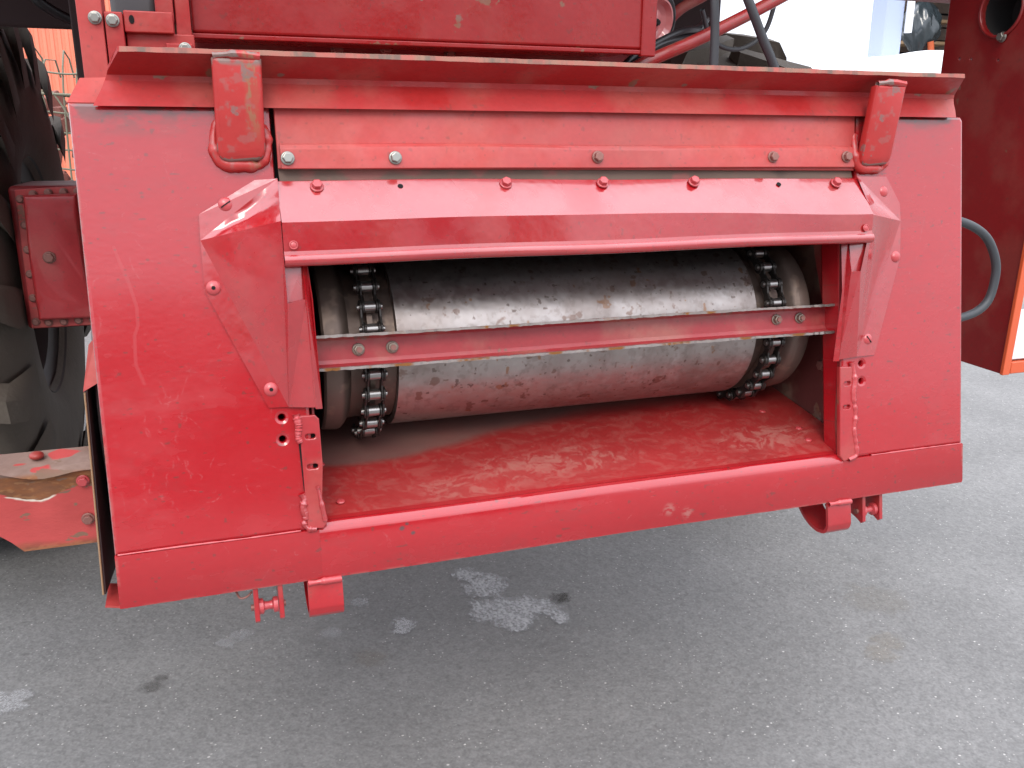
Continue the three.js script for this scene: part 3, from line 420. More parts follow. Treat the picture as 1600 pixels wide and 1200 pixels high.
// ---- belt shield on the left flank
part('belt_shield', facet([[-0.023, 0.284, -0.062], [-0.026, 0.006, -0.062], [-0.03, 0.006, -0.45], [-0.03, 0.36, -0.45], [-0.012, 0.345, -0.068]], 0.003), M.under); part('shield_lip', facet([[-0.025, 0.285, -0.061], [-0.005, 0.296, -0.061], [-0.002, 0.36, -0.068], [-0.013, 0.347, -0.066]], 0.003), M.faded); part('shield_foot', facet([[-0.024, -0.006, -0.05], [0.004, -0.012, -0.05], [0.004, -0.002, -0.12], [-0.026, 0.004, -0.12]], 0.003), M.faded);  // shield sheet near-black, its inner shade painted into the colour
{ const d = new THREE.LatheGeometry([[0.001, -0.004], [0.23, -0.004], [0.238, -0.0055], [0.242, -0.004], [0.236, 0], [0.242, 0.004], [0.238, 0.0055], [0.23, 0.004], [0.001, 0.004]].map(p => new THREE.Vector2(...p)), 72); d.rotateZ(Math.PI / 2); d.translate(-0.009, 0.262, -0.33); part('belt_pulley', toCreasedNormals(boxUV(d), 0.4), PH({ color: new THREE.Color().setRGB(0.14, 0.13, 0.13), metalness: 0.5, roughness: 0.5 })); }
part('worn_edge', tube([[-0.0232, 0.284, -0.061], [-0.0265, 0.006, -0.061]], 0.0014, 4, 6), PH({ color: new THREE.Color().setRGB(0.28, 0.17, 0.09), roughness: 0.7 }));

// ---------------------------------------------------------------- machine behind the feeder (metres in the yard frame)
const upper = cpart('header_lift_panel', merge([box(-0.548, 0.262, 1.557, 2.05, -0.62, -0.45, 0.006), box(-0.55, 0.25, 1.549, 1.557, -0.468, -0.448, 0.002)]), M.panel = PH({ map: rt([0.29, 0.007, 0.007], 0.27, 0.06, 1500, 1024), roughnessMap: tileRough, roughness: 0.7, clearcoat: 0.12, clearcoatRoughness: 0.05, bumpMap: tileBump, bumpScale: 0.0006 }));
lab(upper, 'big scratched red panel above the feeder');
cpart('panel_end_fold', box(0.246, 0.276, 1.545, 2.05, -0.46, -0.444, 0.003), M.panel, upper);
const back = cpart('cross_panel', box(-0.56, 0.345, 1.2, 1.62, -0.66, -0.645, 0.003), M.dark);
for (const [x, y] of [[-0.291, 1.556], [-0.198, 1.562], [-0.071, 1.552]]) { const b = cpart('bolt', G.big.clone(), M.oldbolt, back); b.position.set(x, y, -0.645); }
const post = cpart('side_post', box(-0.697, -0.664, 0.95, 2.05, -0.36, -0.3, 0.002), M.faded);
{ const b = cpart('bolt', G.bolt, M.zinc, post); b.position.set(-0.674, 1.557, -0.3); }
const brk = cpart('post_bracket', merge([box(-0.662, -0.6385, 1.40, 1.566, -0.36, -0.298, 0.002), box(-0.6375, -0.572, 1.540, 1.569, -0.37, -0.302, 0.002), box(-0.637, -0.545, 1.42, 1.541, -0.38, -0.315, 0.002), box(-0.585, -0.548, 1.42, 1.528, -0.36, -0.308, 0.002)]), M.old);
{ const b = cpart('bolt', G.bolt, M.zinc, brk); b.position.set(-0.6515, 1.554, -0.298); const c = cpart('bolt', G.bolt, M.zinc, brk); c.position.set(-0.559, 1.5205, -0.308); const h = cpart('slot', boxUV(new THREE.CylinderGeometry(0.006, 0.006, 0.001, 12).rotateX(Math.PI / 2).scale(0.6, 1, 1)), M.hole, brk); h.position.set(-0.627, 1.557, -0.3015); }
cpart('upright_tube', box(-0.665, -0.60, 1.3, 2.05, -0.52, -0.46, 0.01), PH({ color: new THREE.Color().setRGB(0.09, 0.085, 0.085), roughness: 0.5 }));
cpart('latch_plate', merge([box(-0.598, -0.572, 1.568, 1.61, -0.43, -0.41, 0.002), box(-0.57, -0.548, 1.53, 2.0, -0.45, -0.42, 0.002)]), M.old);
// pulley at the right of the panel
{
  const g = new THREE.LatheGeometry([[0.002, 0.012], [0.010, 0.012], [0.012, 0.004], [0.026, 0.0], [0.036, 0.004], [0.044, 0.014], [0.047, 0.014], [0.047, -0.03], [0.002, -0.03]].map(p => new THREE.Vector2(...p)), 48); g.rotateX(Math.PI / 2);
  const p = cpart('idler_pulley', toCreasedNormals(boxUV(g), 0.5), PH({ color: new THREE.Color().setRGB(0.55, 0.2, 0.2), roughness: 0.18, clearcoat: 1, clearcoatRoughness: 0.05 })); p.position.set(0.357, 1.630, -0.62); p.rotation.set(0.25, 0.35, 0);
  const t = new THREE.TorusGeometry(0.052, 0.012, 14, 40); cpart('pulley_belt', boxUV(t), M.blackhose, p); const b = cpart('bolt', G.small, M.black, p); b.position.set(0, 0, 0.012);
}
cpart('diagonal_tube', tube([[0.20, 1.492, -0.5], [0.273, 1.534, -0.5], [0.396, 1.585, -0.5], [0.551, 1.657, -0.5], [0.756, 1.762, -0.5]], 0.0125, 30, 14), M.tubem = PH({ map: rt([0.33, 0.02, 0.02], 0.3, 0.15, 1700), roughness: 0.4, clearcoat: 0.4 }));
cpart('hydraulic_hose', tube([[0.376, 1.40, -0.4], [0.376, 1.523, -0.4], [0.374, 1.588, -0.4], [0.369, 1.643, -0.4], [0.36, 1.85, -0.42]], 0.0085), M.hose);
cpart('hydraulic_hose', tube([[0.52, 1.42, -0.35], [0.479, 1.518, -0.35], [0.442, 1.580, -0.35], [0.408, 1.639, -0.35], [0.33, 1.82, -0.4]], 0.0088), M.hose);
for (const o of [0, 0.014]) cpart('black_hose', tube([[0.22 + o, 1.50, -0.52], [0.255 + o * 1.6, 1.54, -0.52], [0.31 + o, 1.572, -0.53], [0.385, 1.604 - o, -0.55], [0.45, 1.617 - o, -0.6], [0.53, 1.65, -0.7]], 0.0075), M.blackhose);
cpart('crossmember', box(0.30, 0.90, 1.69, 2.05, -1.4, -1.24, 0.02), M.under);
cpart('lift_arm', merge([box(0.30, 0.48, 1.60, 1.68, -0.98, -0.9, 0.01).rotateZ(0), tube([[0.36, 1.70, -0.85], [0.42, 1.68, -0.85], [0.46, 1.62, -0.85], [0.455, 1.5, -0.85]], 0.022, 24, 10), tube([[0.40, 1.30, -0.7], [0.41, 1.56, -0.72], [0.47, 1.66, -0.74], [0.56, 1.71, -0.76]], 0.012, 24, 10)].map(g => boxUV(g))), M.dark);
cpart('thin_hose', tube([[0.46, 1.655, -0.6], [0.5, 1.6, -0.62], [0.58, 1.585, -0.64], [0.64, 1.62, -0.64], [0.655, 1.70, -0.62]], 0.005, 30, 8), M.hose);
// hose loop beside the right flank
cpart('hose_loop', tube([[0.64, 1.265, -0.1], [0.72, 1.256, -0.1], [0.777, 1.229, -0.1], [0.806, 1.19, -0.1], [0.814, 1.16, -0.1], [0.806, 1.112, -0.1], [0.787, 1.094, -0.1], [0.752, 1.083, -0.1], [0.64, 1.075, -0.1]], 0.0078, 60, 14), M.hose);
// tall side panel on the right, hung below the platform
{
  const pg = plate(new THREE.Shape([[0.43, 0.846], [0.755, 0.852], [0.755, 1.98], [0.40, 1.98]].map(p => new THREE.Vector2(...p))), -0.012, 0, 0.0015, [[0.70, 1.589, 0.0035], [0.664, 1.586, 0.0035], [0.582, 1.577, 0.003], [0.59, 1.69, 0.058]]);
  pg.rotateY(-Math.PI / 2); pg.scale(1, 1, -1); { const i = pg.attributes.position; for (let k = 0; k < i.count; k += 3) { for (const at of ['position', 'normal', 'uv']) { const A = pg.attributes[at], s = A.itemSize; for (let q = 0; q < s; q++) { const t = A.array[(k + 1) * s + q]; A.array[(k + 1) * s + q] = A.array[(k + 2) * s + q]; A.array[(k + 2) * s + q] = t; } } } }
  pg.computeVertexNormals(); pg.translate(1.25, 0, 0);
  const sp = cpart('side_panel', boxUV(pg), M.sidep = PH({ map: rt([0.24, 0.008, 0.009], 0.2, 0.1, 1900), roughness: 0.45, clearcoat: 0.4, clearcoatRoughness: 0.2 }));
  lab(sp, 'tall dark red panel right of the feeder, with a round opening near its top');
  cpart('front_edge', (() => { const g = box(1.246, 1.268, 0.845, 1.98, -0.438, -0.428, 0.002); const p = g.attributes.position; for (let i = 0; i < p.count; i++) p.setZ(i, p.getZ(i) + (p.getY(i) - 0.845) * 0.0265); return g; })(), M.orange, sp);
  const rim = new THREE.TorusGeometry(0.06, 0.004, 12, 40); rim.rotateY(Math.PI / 2); rim.translate(1.247, 1.69, -0.59); cpart('opening_rim', boxUV(rim), M.sidep, sp);
  const cup = new THREE.CylinderGeometry(0.058, 0.05, 0.08, 32, 1, true).rotateZ(Math.PI / 2); cup.translate(1.30, 1.69, -0.59); const cap = new THREE.CircleGeometry(0.06, 32).rotateY(-Math.PI / 2); cap.translate(1.335, 1.69, -0.59); cpart('opening_cup', boxUV(merge([cup, cap])), M.black, sp);
  { const b = cpart('bolt', G.big, M.zinc, sp); b.rotation.y = -Math.PI / 2; b.position.set(1.247, 1.628, -0.575); }
  cpart('reflector_box', box(1.272, 1.62, 0.88, 1.0, -0.46, -0.435, 0.004), M.white, sp); cpart('lower_rail', box(1.272, 1.62, 0.846, 0.876, -0.46, -0.43, 0.003), M.orange, sp);
}
// platform over everything, body and axle behind
cpart('cab_platform', merge([box(-1.55, 1.55, 2.05, 2.14, -2.6, -0.3, 0.01), box(0.98, 1.5, 1.765, 1.80, -1.0, -0.75, 0.004), box(-1.55, 1.55, 2.14, 3.6, -2.6, -0.5, 0.05)]), M.dark);
cpart('machine_body', merge([box(-0.78, 0.72, 1.2, 3.4, -6.5, -2.2, 0.03), box(-0.75, 0.62, 1.1, 1.5, -2.3, -1.25, 0.02)]), M.dark);
cpart('axle_beam', box(-1.1, 1.2, 0.78, 1.02, -2.52, -2.25, 0.02), M.dark);
cpart('chassis_plate', box(-0.782, -0.74, 1.45, 2.05, -1.02, -0.99, 0.004), M.under); cpart('fender_plate', box(-1.6, -0.80, 1.66, 2.06, -1.53, -1.49, 0.01), M.under);  // both plates carry the shade under the platform as colour
cpart('black_hose', tube([[-0.93, 1.95, -1.3], [-0.915, 1.76, -1.3], [-0.89, 1.71, -1.32], [-0.85, 1.68, -1.36], [-0.80, 1.66, -1.4]], 0.012, 30, 10), M.blackhose);
// final drive cover with its ring of bolts
{
  const bx = cpart('final_drive_case', box(-0.965, -0.80, 0.965, 1.29, -1.35, -1.105, 0.012), M.dark); bx.scale.setScalar(1.268); bx.position.set(0.147, -0.375, -0.305);
  const sh = new THREE.Shape(); sh.moveTo(-0.953, 0.972); sh.lineTo(-0.80, 0.972); sh.lineTo(-0.80, 1.288); sh.lineTo(-0.947, 1.280); sh.closePath();
  const fl2 = cpart('cover_flange', boxUV(new THREE.ExtrudeGeometry(sh, { depth: 0.008, bevelEnabled: true, bevelThickness: 0.002, bevelSize: 0.002, bevelSegments: 2 }).translate(0, 0, -1.107)), M.dark2 = PH({ map: rt([0.46, 0.05, 0.05], 0.3, 0.25, 2100), roughness: 0.6 }), bx);
  const cv = new THREE.Shape(); cv.moveTo(-0.926, 1.0); cv.lineTo(-0.82, 0.998); cv.quadraticCurveTo(-0.845, 1.13, -0.83, 1.265); cv.lineTo(-0.922, 1.262); cv.quadraticCurveTo(-0.93, 1.13, -0.926, 1.0);
  const cov = cpart('gearbox_cover', toCreasedNormals(boxUV(new THREE.ExtrudeGeometry(cv, { depth: 0.016, bevelEnabled: true, bevelThickness: 0.012, bevelSize: 0.009, bevelSegments: 5 }).translate(0, 0, -1.098)), 0.6), PH({ map: rt([0.42, 0.025, 0.03], 0.2, 0.12, 2300), roughness: 0.45, clearcoat: 0.3 }), bx);
  const pl = cpart('bolt', hexBolt(1.5), M.oldbolt, bx); pl.position.set(-0.894, 1.134, -1.071);
  for (const [x, y] of [[-0.94, 1.262], [-0.913, 1.272], [-0.882, 1.275], [-0.851, 1.276], [-0.822, 1.276], [-0.938, 1.205], [-0.94, 1.15], [-0.942, 1.095], [-0.943, 1.04], [-0.944, 0.985], [-0.918, 0.982], [-0.886, 0.982], [-0.855, 0.983], [-0.824, 0.983]]) { const b = cpart('bolt', G.bolt, M.oldbolt, bx); b.position.set(x, y, -1.0965); }
}
// rusty cross bar low on the left
{
  const rb = tex(1024, 512, (u, v) => {                   // u = 0..0.6 m from the right end, v = height 0..0.25 m
    const x = u * 0.6, y = v * 0.25, e = 0.118 - 0.02 * sst(0.02, 0.08, x) * 0 + 0.018 * (fbm(u, v, 12, 4, 3) - 0.5) + 0.012 * Math.sin(x * 38 + 0.7);
    let c = [0.48, 0.065, 0.06].map(q => q * (0.9 + 0.2 * fbm(u, v, 12, 3, 2)));
    const tp0 = sst(0.155, 0.165, y), rustc = lerp3(lerp3([0.3, 0.105, 0.03], [0.11, 0.05, 0.03], fbm(u, v, 24, 4, 6)), lerp3([0.3, 0.2, 0.165], [0.2, 0.12, 0.09], fbm(u, v, 30, 4, 7)), tp0), rc2 = lerp3(lerp3(rustc, [0.38, 0.19, 0.08], 0.4 * (1 - tp0) * sst(0.5, 0.7, fbm(u, v, 40, 3, 9))), [0.48, 0.06, 0.055], tp0 * sst(0.56, 0.6, fbm(u, v, 9, 3, 19)));
    c = lerp3(c, [0.7, 0.62, 0.52], sst(0.006, 0.002, Math.abs(y - e)) * sst(0.45, 0.6, fbm(u, v, 20, 2, 12)));
    c = lerp3(c, rc2, sst(e - 0.001, e + 0.002, y));
    c = lerp3(c, [0.2, 0.12, 0.08], 0.9 * sst(0.67, 0.71, fbm(u, v, 14, 4, 15)));
    return lerp3(c, rc2, 0.9 * sst(0.012 + 0.03 * fbm(u, v, 14, 3, 18), 0.004, y));
  });
  const mt = PH({ map: rb, roughness: 0.7, bumpMap: tileBump, bumpScale: 0.0008 });
  const us = span(-1.5, -0.79, 40), rings = us.map(x => { const wv = 0.006 * Math.sin(x * 38 + 1) + 0.008 * Math.sin(x * 17); const pts = [[-0.6, 0.655], [-0.598, 0.775], [-0.592, 0.789 + wv * 0.4], [-0.584, 0.795 + wv], [-0.598, 0.806 + wv * 0.8], [-0.66, 0.815], [-0.66, 0.806], [-0.607, 0.795], [-0.612, 0.655]]; return pts.map(([z, y], i) => V(x, (i === 0 || i === 8) && x < -0.945 ? y - (x + 0.945) * 0.9 - 0.002 : y - (i === 0 || i === 8 ? 0.018 : 0), z)); });
  const g = loft(rings, 0.5); { const p = g.attributes.position, uv = g.attributes.uv; for (let i = 0; i < p.count; i++) uv.setXY(i, (-0.79 - p.getX(i)) / 0.6, (p.getY(i) - 0.632 + (p.getZ(i) < -0.605 ? 0.02 : 0)) / 0.25); }
  const bar = lab(cpart('rusty_cross_bar', g, mt), 'bent bar low on the left, pale red paint flaking to rust');
  for (const [x, y, m] of [[-0.815, 0.768, M.redbolt], [-0.815, 0.69, M.oldbolt]]) { const b = cpart('bolt', G.big, m, bar); b.position.set(x, y, -0.597); }
  const kn = new THREE.SphereGeometry(0.013, 20, 12).scale(1, 0.6, 1); const k = cpart('knob', boxUV(kn), M.old, bar); k.position.set(-0.893, 0.816, -0.63);
}
// ---- front wheels
M.tyre = PH({ map: tex(1024, 512, (u, v) => lerp3(lerp3([0.085, 0.071, 0.057], [0.13, 0.108, 0.085], fbm(u, v, 8, 5, 4)), [0.12, 0.1, 0.08], 0.4 * sst(0.55, 0.75, fbm(u, v, 20, 4, 8)))), roughness: 0.88, bumpMap: tileBump, bumpScale: 0.003 });
function wheel(x0, side, label) {          // x0 = inner face, side = +1 when the wheel reaches towards +x
  const R = 0.92, wh = new THREE.Group(); wh.name = 'front_wheel'; wh.position.set(x0, R - 0.012, -2.4); combine.add(wh); wh.userData.label = label;
  const prof = [[0.40, 0.03], [0.43, 0.0], [0.50, -0.025], [0.62, -0.03], [0.74, -0.012], [0.825, 0.02], [0.865, 0.06], [0.875, 0.25], [0.865, 0.44], [0.825, 0.48], [0.74, 0.512], [0.62, 0.53], [0.50, 0.525], [0.43, 0.5], [0.40, 0.47]];
  const g = new THREE.LatheGeometry(prof.map(p => new THREE.Vector2(...p)), 96); g.rotateZ(-Math.PI / 2); if (side < 0) g.rotateY(Math.PI);
  const lugs = [];
  for (let k = 0; k < 36; k++) { const half = k % 2, a0 = k * Math.PI * 2 / 36, n = 7, rings = [];   // chevron bars reaching down the shoulder
    for (let i = 0; i <= n; i++) { const t = i / n, xe = [-0.042, -0.03, 0.0][i] ?? mix(-0.012, 0.28, t), xw = half ? 0.5 - xe : xe, a = a0 + t * 0.22, top = [0.775, 0.86, 0.91][i] || 0.92, bot = [0.655, 0.72, 0.83][i] || 0.85, hw = 0.03 + 0.01 * (1 - t);
      const P = (r, d) => { const A = a + d / r; return V(xw * side, r * Math.sin(A), r * Math.cos(A)); }; rings.push([P(bot, -hw * 1.3), P(top, -hw), P(top, hw), P(bot, hw * 1.3)]); }
    lugs.push(loft(rings, 0.9)); }
  cpart('tyre', merge([boxUV(g), ...lugs]), M.tyre, wh);
  const rp = [[0.12, 0.2], [0.30, 0.19], [0.345, 0.14], [0.36, 0.06], [0.395, 0.045], [0.415, 0.02], [0.42, 0.005], [0.428, 0.012], [0.425, 0.05], [0.40, 0.09], [0.40, 0.4], [0.425, 0.46], [0.4, 0.46]].map(p => new THREE.Vector2(...p));
  const rg = new THREE.LatheGeometry(rp, 72); rg.rotateZ(-Math.PI / 2); if (side < 0) rg.rotateY(Math.PI);
  cpart('rim', toCreasedNormals(boxUV(rg), 0.5), PH({ color: new THREE.Color().setRGB(0.07, 0.066, 0.062), roughness: 0.6, metalness: 0.2 }), wh);
  return wh;
}
wheel(-1.122, -1, 'large black front tyre at the left edge');
wheel(1.2, 1, 'large black front tyre behind the right side of the feeder');
combine.traverse(o => { if (o.isMesh) { o.castShadow = o.receiveShadow = true; } });

// ---------------------------------------------------------------- ground
function tagS(name, geo, mat) { const m = new THREE.Mesh(geo, mat); m.name = name; m.userData.kind = 'structure'; m.receiveShadow = true; scene.add(m); return m; }
function thing(name, label, category, x, y, z) { const g = new THREE.Group(); g.name = name; g.position.set(x, y, z); g.userData = { label, category }; scene.add(g); return g; }
const aspT = tex(2048, 2048, (u, v) => {                  // 1.8 m tile: aggregate, pale chips
  const a = fbm(u, v, 340, 2, 1), b = fbm(u, v, 128, 3, 5), big = fbm(u, v, 6, 4, 9);
  let g = 0.182 * (0.62 + 0.42 * a + 0.34 * b) * (0.85 + 0.32 * big); let c = [g * 1.015, g * 1.0, g * 0.965];
  const hx = Math.floor(u * 230), hy = Math.floor(v * 230), r = hash(hx, hy, 3);
  if (r > 0.94) { const cx = (hx + 0.3 + 0.4 * hash(hx, hy, 4)) / 230, cy = (hy + 0.3 + 0.4 * hash(hx, hy, 5)) / 230, rad = (0.14 + 0.3 * hash(hx, hy, 6) ** 2) / 230, d = Math.hypot((u - cx) * (0.7 + 0.6 * hash(hx, hy, 8)), (v - cy)); if (d < rad) c = lerp3(c, [0.36, 0.35, 0.33].map(q => q * (0.55 + 1.1 * hash(hx, hy, 7))), sst(rad, rad * 0.5, d)); }
  return c;
}, true, 1 / 1.8, 1 / 1.8);
const aspB = tex(1024, 1024, (u, v) => 0.6 * fbm(u, v, 200, 2, 1) + 0.4 * fbm(u, v, 90, 2, 5), false, 1 / 1.8, 1 / 1.8);
{
  const g = new THREE.PlaneGeometry(240, 240); g.rotateX(-Math.PI / 2); const p = g.attributes.position, uv = g.attributes.uv; for (let i = 0; i < p.count; i++) uv.setXY(i, p.getX(i), p.getZ(i));
  tagS('asphalt_yard', g, PH({ map: aspT, bumpMap: aspB, bumpScale: 0.003, roughness: 0.82 }));
}
// stains with a ragged outline, thin sheets on the asphalt
function stain(name, label, blobs, col, s, dens = 0.9, rough = 0.9) {
  let x0 = 1e9, x1 = -1e9, z0 = 1e9, z1 = -1e9; for (const [x, z, r] of blobs) { x0 = Math.min(x0, x - r * 1.6); x1 = Math.max(x1, x + r * 1.6); z0 = Math.min(z0, z - r * 1.6); z1 = Math.max(z1, z + r * 1.6); }
  const al = tex(256, 256, (u, v) => { const x = mix(x0, x1, u), z = mix(z0, z1, v); let q = 9; for (const [a, b, r] of blobs) q = Math.min(q, (Math.hypot(x - a, z - b)) / r); q += 1.1 * (fbm(u, v, 9, 5, s) - 0.5) + 0.5 * (fbm(u, v, 40, 2, s + 2) - 0.5); const grit = 0.1 + 1.3 * fbm(u, v, 64, 3, s + 1); return clamp(sst(1.15, 0.55, q) * grit * dens) * (u > 0.02 && u < 0.98 && v > 0.02 && v < 0.98); }, false);
  const g = new THREE.PlaneGeometry(x1 - x0, z1 - z0); g.rotateX(-Math.PI / 2); { const uv = g.attributes.uv; for (let i = 0; i < uv.count; i++) uv.setY(i, 1 - uv.getY(i)); } g.translate((x0 + x1) / 2, 0.004, (z0 + z1) / 2);
  const m = tagS(name, g, new THREE.MeshStandardMaterial({ color: new THREE.Color().setRGB(...col), alphaMap: al, transparent: true, roughness: rough })); return m;
}
const pale = [0.42, 0.42, 0.42];
stain('pale_stain', '', [[0.20, -1.30, 0.085], [0.16, -1.40, 0.05], [0.17, -1.16, 0.075], [0.25, -1.14, 0.085], [0.33, -1.12, 0.06], [0.22, -1.06, 0.06], [0.36, -1.05, 0.035]], pale, 3);
stain('pale_stain', '', [[-0.10, -1.16, 0.04], [-0.11, -1.13, 0.03]], pale, 8);
stain('pale_stain', '', [[-0.20, -1.33, 0.03]], pale, 12, 0.6);
stain('pale_stain', '', [[-0.31, -1.18, 0.03]], pale, 14, 0.5);
stain('pale_stain', '', [[-0.56, -1.25, 0.035], [-0.60, -1.22, 0.03]], pale, 16, 0.5);
stain('pale_stain', '', [[-1.14, -1.11, 0.06], [-1.18, -1.06, 0.05]], pale, 18, 0.7);
stain('oil_spot', '', [[0.40, -1.16, 0.035]], [0.03, 0.026, 0.018], 20, 0.75, 0.5);
stain('oil_spot', '', [[-0.79, -1.07, 0.03], [-0.77, -1.1, 0.02]], [0.04, 0.036, 0.03], 22, 0.4, 0.6);
stain('tan_stain', '', [[1.14, -0.59, 0.05], [1.2, -0.63, 0.05]], [0.3, 0.26, 0.2], 24, 0.3);
stain('tan_stain', '', [[1.34, -0.83, 0.1]], [0.28, 0.25, 0.2], 26, 0.2);
stain('tan_stain', '', [[-0.22, -1.02, 0.05]], [0.26, 0.22, 0.17], 28, 0.25);

// ---------------------------------------------------------------- things beyond the machine
{ // orange sheet-metal container seen through the gap on the left
  const t = thing('orange_container', 'orange corrugated metal container in the gap left of the feeder', 'container', -3.2, 0, -9);
  const pts = []; const n = 60; for (let i = 0; i < n; i++) { const x = -2 + i * 0.0667; pts.push([x, 0], [x + 0.027, 0], [x + 0.034, -0.012], [x + 0.058, -0.012]); } pts.push([2, 0]);
  const rings = [[...pts.map(([x, z]) => V(x, 0.15, z)), V(2, 0.15, -0.06), V(-2, 0.15, -0.06)], [...pts.map(([x, z]) => V(x, 2.9, z)), V(2, 2.9, -0.06), V(-2, 2.9, -0.06)]];
  const m = PH({ map: (() => { const q = tex(256, 256, (u, v) => lerp3([0.85, 0.27, 0.16], [0.76, 0.23, 0.14], fbm(u, v, 5, 4, 3)), true, 0.5, 0.5); return q; })(), roughness: 0.55 });
  part('corrugated_wall', loft(rings, 0.1, false), m, t, false); part('end_wall', box(-2, 2, 0.15, 2.9, -2.3, -0.08, 0.02), m, t, false); part('corner_rail', merge([box(1.99, 2.08, 0.1, 2.95, -0.09, 0.02, 0.004), box(-2.05, 2.05, 2.9, 3.0, -0.09, 0.02, 0.004)]), m, t, false);
}
{ // wire crate
  const t = thing('wire_crate', 'bent greenish wire crate with reddish scrap in front of the orange container', 'wire crate', -1.62, 0, -7.2), bars = [];
  const r = 0.0075; for (let i = 0; i < 6; i++) { const y = 1.12 + i * 0.15 + 0.02 * rnd(); bars.push(tube([[-0.3, y, 0.2], [-0.1, y + 0.02 * rnd(), 0.22], [0.1, y - 0.03 * rnd(), 0.22], [0.3, y, 0.2]], r, 12, 6)); }
  for (let i = 0; i < 6; i++) { const x = -0.25 + i * 0.1; bars.push(tube([[x, 0.0, 0.21], [x + 0.04 * (rnd() - 0.5), 1.0, 0.22], [x + 0.06 * (rnd() - 0.5), 1.9, 0.2], [x + 0.05, 2.0 + 0.08 * rnd(), 0.1], [x + 0.08, 1.85, 0.0]], r, 16, 6)); }
  bars.push(tube([[-0.18, 1.92, 0.2], [0, 1.7, 0.24], [0.12, 1.45, 0.24], [0.22, 1.2, 0.2]], r, 16, 6), tube([[-0.3, 1.72, 0.24], [0.3, 1.70, 0.24]], 0.012, 8, 6));
  part('wire_bars', boxUV(merge(bars)), PH({ color: new THREE.Color().setRGB(0.2, 0.2, 0.14), roughness: 0.6 }), t, false);
  const sc = []; for (let i = 0; i < 26; i++) { const g = new RoundedBoxGeometry(0.12 + 0.14 * rnd(), 0.05 + 0.1 * rnd(), 0.1, 1, 0.01); g.rotateZ(rnd() * 3); g.rotateY(rnd()); g.translate(-0.28 + 0.56 * rnd(), 0.7 + 1.05 * rnd(), 0.02 + 0.12 * rnd()); sc.push(g); }
  const s = part('scrap_load', boxUV(merge(sc)), PH({ color: new THREE.Color().setRGB(0.24, 0.09, 0.07), roughness: 0.7 }), t, false); s.userData.kind = 'stuff';
}
{ // pale load under a white sheet, right background
  const t = thing('white_tarpaulin', 'white tarpaulin over a load, bright behind the right end of the saddle', 'tarpaulin', 8.5, 0, -9.3);
  const prof = []; const g = new THREE.PlaneGeometry(3.4, 2.4, 34, 24); const p = g.attributes.position; g.rotateX(-Math.PI / 2);
  for (let i = 0; i < p.count; i++) { const x = p.getX(i), z = p.getZ(i), e = Math.min(1.7 - Math.abs(x), 1.2 - Math.abs(z)); const drop = sst(0.25, 0, e); p.setXYZ(i, x * (1 + 0.02 * drop), 2.41 - 2.2 * drop + 0.05 * Math.sin(x * 2.1 + 1) + 0.05 * fbm((x + 2) / 4, (z + 2) / 4, 8, 3, 4) - 0.16 * sst(-0.4, -1.4, x), z); }
  g.computeVertexNormals(); part('sheet', boxUV(g), PH({ color: new THREE.Color().setRGB(0.85, 0.85, 0.86), roughness: 0.7 }), t, false);
  part('load', box(-1.35, 1.35, 0.1, 2.15, -0.95, 0.95, 0.05), PH({ color: new THREE.Color().setRGB(0.3, 0.26, 0.2), roughness: 0.9 }), t, false);
}
{ // open shed with a blue-grey post
  const t = thing('open_shed', 'dark open shed with a blue-grey post and plank back wall, upper right', 'shed', 10.62, 0, -12);
  const wood = PH({ map: tex(256, 512, (u, v) => lerp3([0.13, 0.09, 0.065], [0.07, 0.05, 0.04], fbm(u, v * 1, 16, 4, 3))), roughness: 0.85 });
  part('post', box(-2.42, -2.12, 0, 5.5, 2.55, 2.85, 0.03), PH({ color: new THREE.Color().setRGB(0.36, 0.42, 0.55), roughness: 0.5 }), t, false);
  part('gutter_pipe', tube([[-2.08, 5.4, 2.9], [-2.08, 2.76, 2.9]], 0.05, 8, 12), M.white, t, false);
  for (let i = 0; i < 22; i++) { const b = part('board', box(0.3, 4.6, i * 0.22 + 0.01, i * 0.22 + 0.205, -0.35 - 0.02 * rnd(), -0.3, 0.006), wood, t, false); b.rotation.z = 0.006 * (rnd() - 0.5); }
  part('back_sheet', box(0.2, 4.7, 0, 5.2, -0.45, -0.4, 0.01), M.black, t, false);
  part('roof', box(-0.1, 5, 5.2, 5.4, -0.6, 3.2, 0.03), wood, t, false); part('end_wall', box(4.6, 4.75, 0, 5.3, -0.4, 3.0, 0.02), wood, t, false); part('front_beam', box(0.18, 4.6, 4.3, 5.2, 2.6, 2.8, 0.02), wood, t, false);
  for (const y of [2.95, 3.3]) part('shelf', box(0.3, 1.2, y, y + 0.05, -0.28, 0.25, 0.006), PH({ color: new THREE.Color().setRGB(0.3, 0.19, 0.1), roughness: 0.8 }), t, false);
  part('white_batten', (() => { const g = box(-0.09, 0.09, -0.75, 0.5, 0, 0.04, 0.006); g.rotateZ(-0.08); g.translate(1.45, 3.35, 0.32); return g; })(), PH({ color: new THREE.Color().setRGB(0.6, 0.58, 0.56), roughness: 0.7 }), t, false);
}
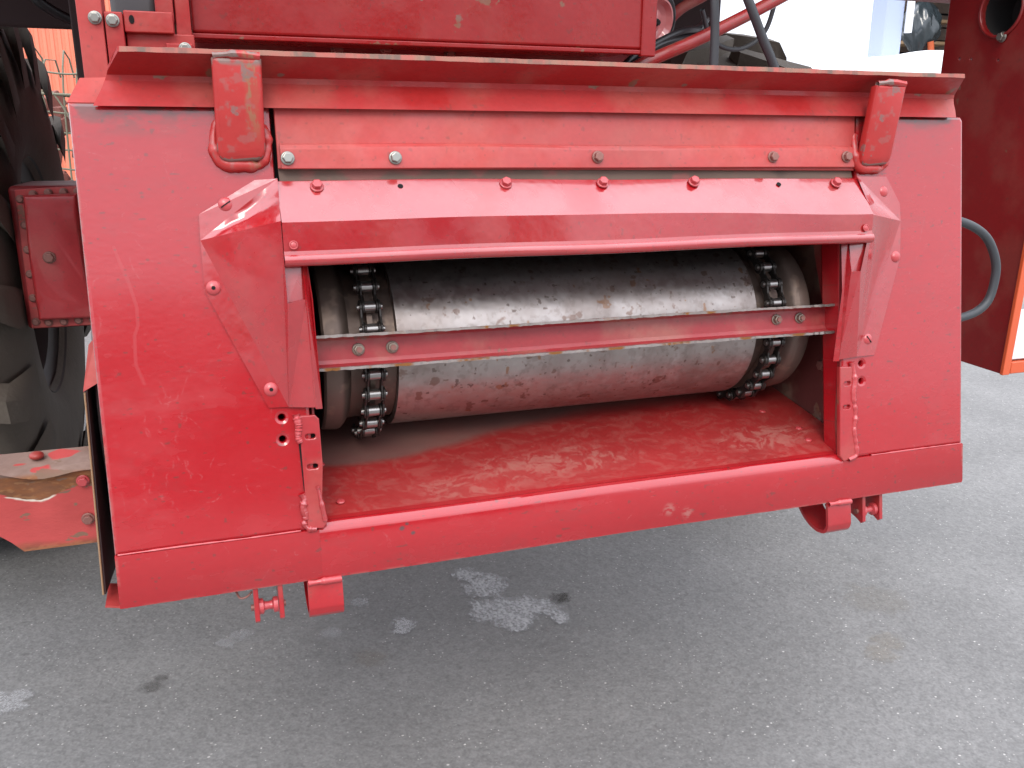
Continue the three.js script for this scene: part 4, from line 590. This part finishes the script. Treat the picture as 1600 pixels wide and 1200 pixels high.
{
  const g = new THREE.SphereGeometry(0.34, 36, 28), p = g.attributes.position; for (let i = 0; i < p.count; i++) { const y = p.getY(i), a = Math.atan2(p.getZ(i), p.getX(i)); const s = (1 - 0.35 * sst(0, -0.34, y)) * (1 + 0.1 * Math.sin(a * 7 + y * 14) + 0.06 * Math.sin(a * 13 - y * 20)); p.setXYZ(i, p.getX(i) * s, y * 1.25, p.getZ(i) * s * 0.7); } g.computeVertexNormals();
  const b = thing('plastic_bag', 'crumpled dark plastic bag hanging in the open shed', 'bag', 10.65, 3.1, -11.2);
  part('bag_body', boxUV(g), PH({ color: new THREE.Color().setRGB(0.03, 0.04, 0.045), roughness: 0.25, clearcoat: 0.6 }), b, false); part('cord', tube([[0, 0.4, 0], [0.02, 1.2, 0.02]], 0.02, 6, 6), M.hose, b, false);
}
{
  const b = thing('orange_strap', 'orange strap drooping below the dark bag in the shed', 'strap', 10.75, 2.35, -11.0);
  part('strap_loop', boxUV(tube([[-0.05, 0.55, 0], [0.02, 0.25, 0.02], [0.2, 0.08, 0.03], [0.45, 0.02, 0], [0.8, 0.1, 0]], 0.05, 24, 8)), PH({ color: new THREE.Color().setRGB(0.5, 0.1, 0.03), roughness: 0.7 }), b, false);
}
{ // long barn added out of view behind the camera to darken reflections in the paint
  const t = thing('added_barn', 'long grey-brown barn added unseen behind the camera as a dark skyline for the paint to reflect', 'barn', -11, 0, 22);
  const bm = PH({ color: new THREE.Color().setRGB(0.1, 0.085, 0.075), roughness: 0.9 });
  part('wall', box(-13, 20, 0, 3.6, 0, 8, 0.02), bm, t, false);
  const rs2 = new THREE.Shape([[-0.5, 3.6], [8.5, 3.6], [4, 6.2]].map(p => new THREE.Vector2(...p))); const rg = new THREE.ExtrudeGeometry(rs2, { depth: 33.6, bevelEnabled: false }); rg.rotateY(-Math.PI / 2); rg.translate(20.3, 0, 0); part('roof', boxUV(rg), PH({ color: new THREE.Color().setRGB(0.09, 0.055, 0.045), roughness: 0.85 }), t, false);
  for (let k = 0; k < 4; k++) part('door', box(-10 + k * 5.6, -6.8 + k * 5.6, 0.02, 2.9, -0.08, -0.005, 0.01), M.dark, t, false);
}
renderer.render(scene, camera);
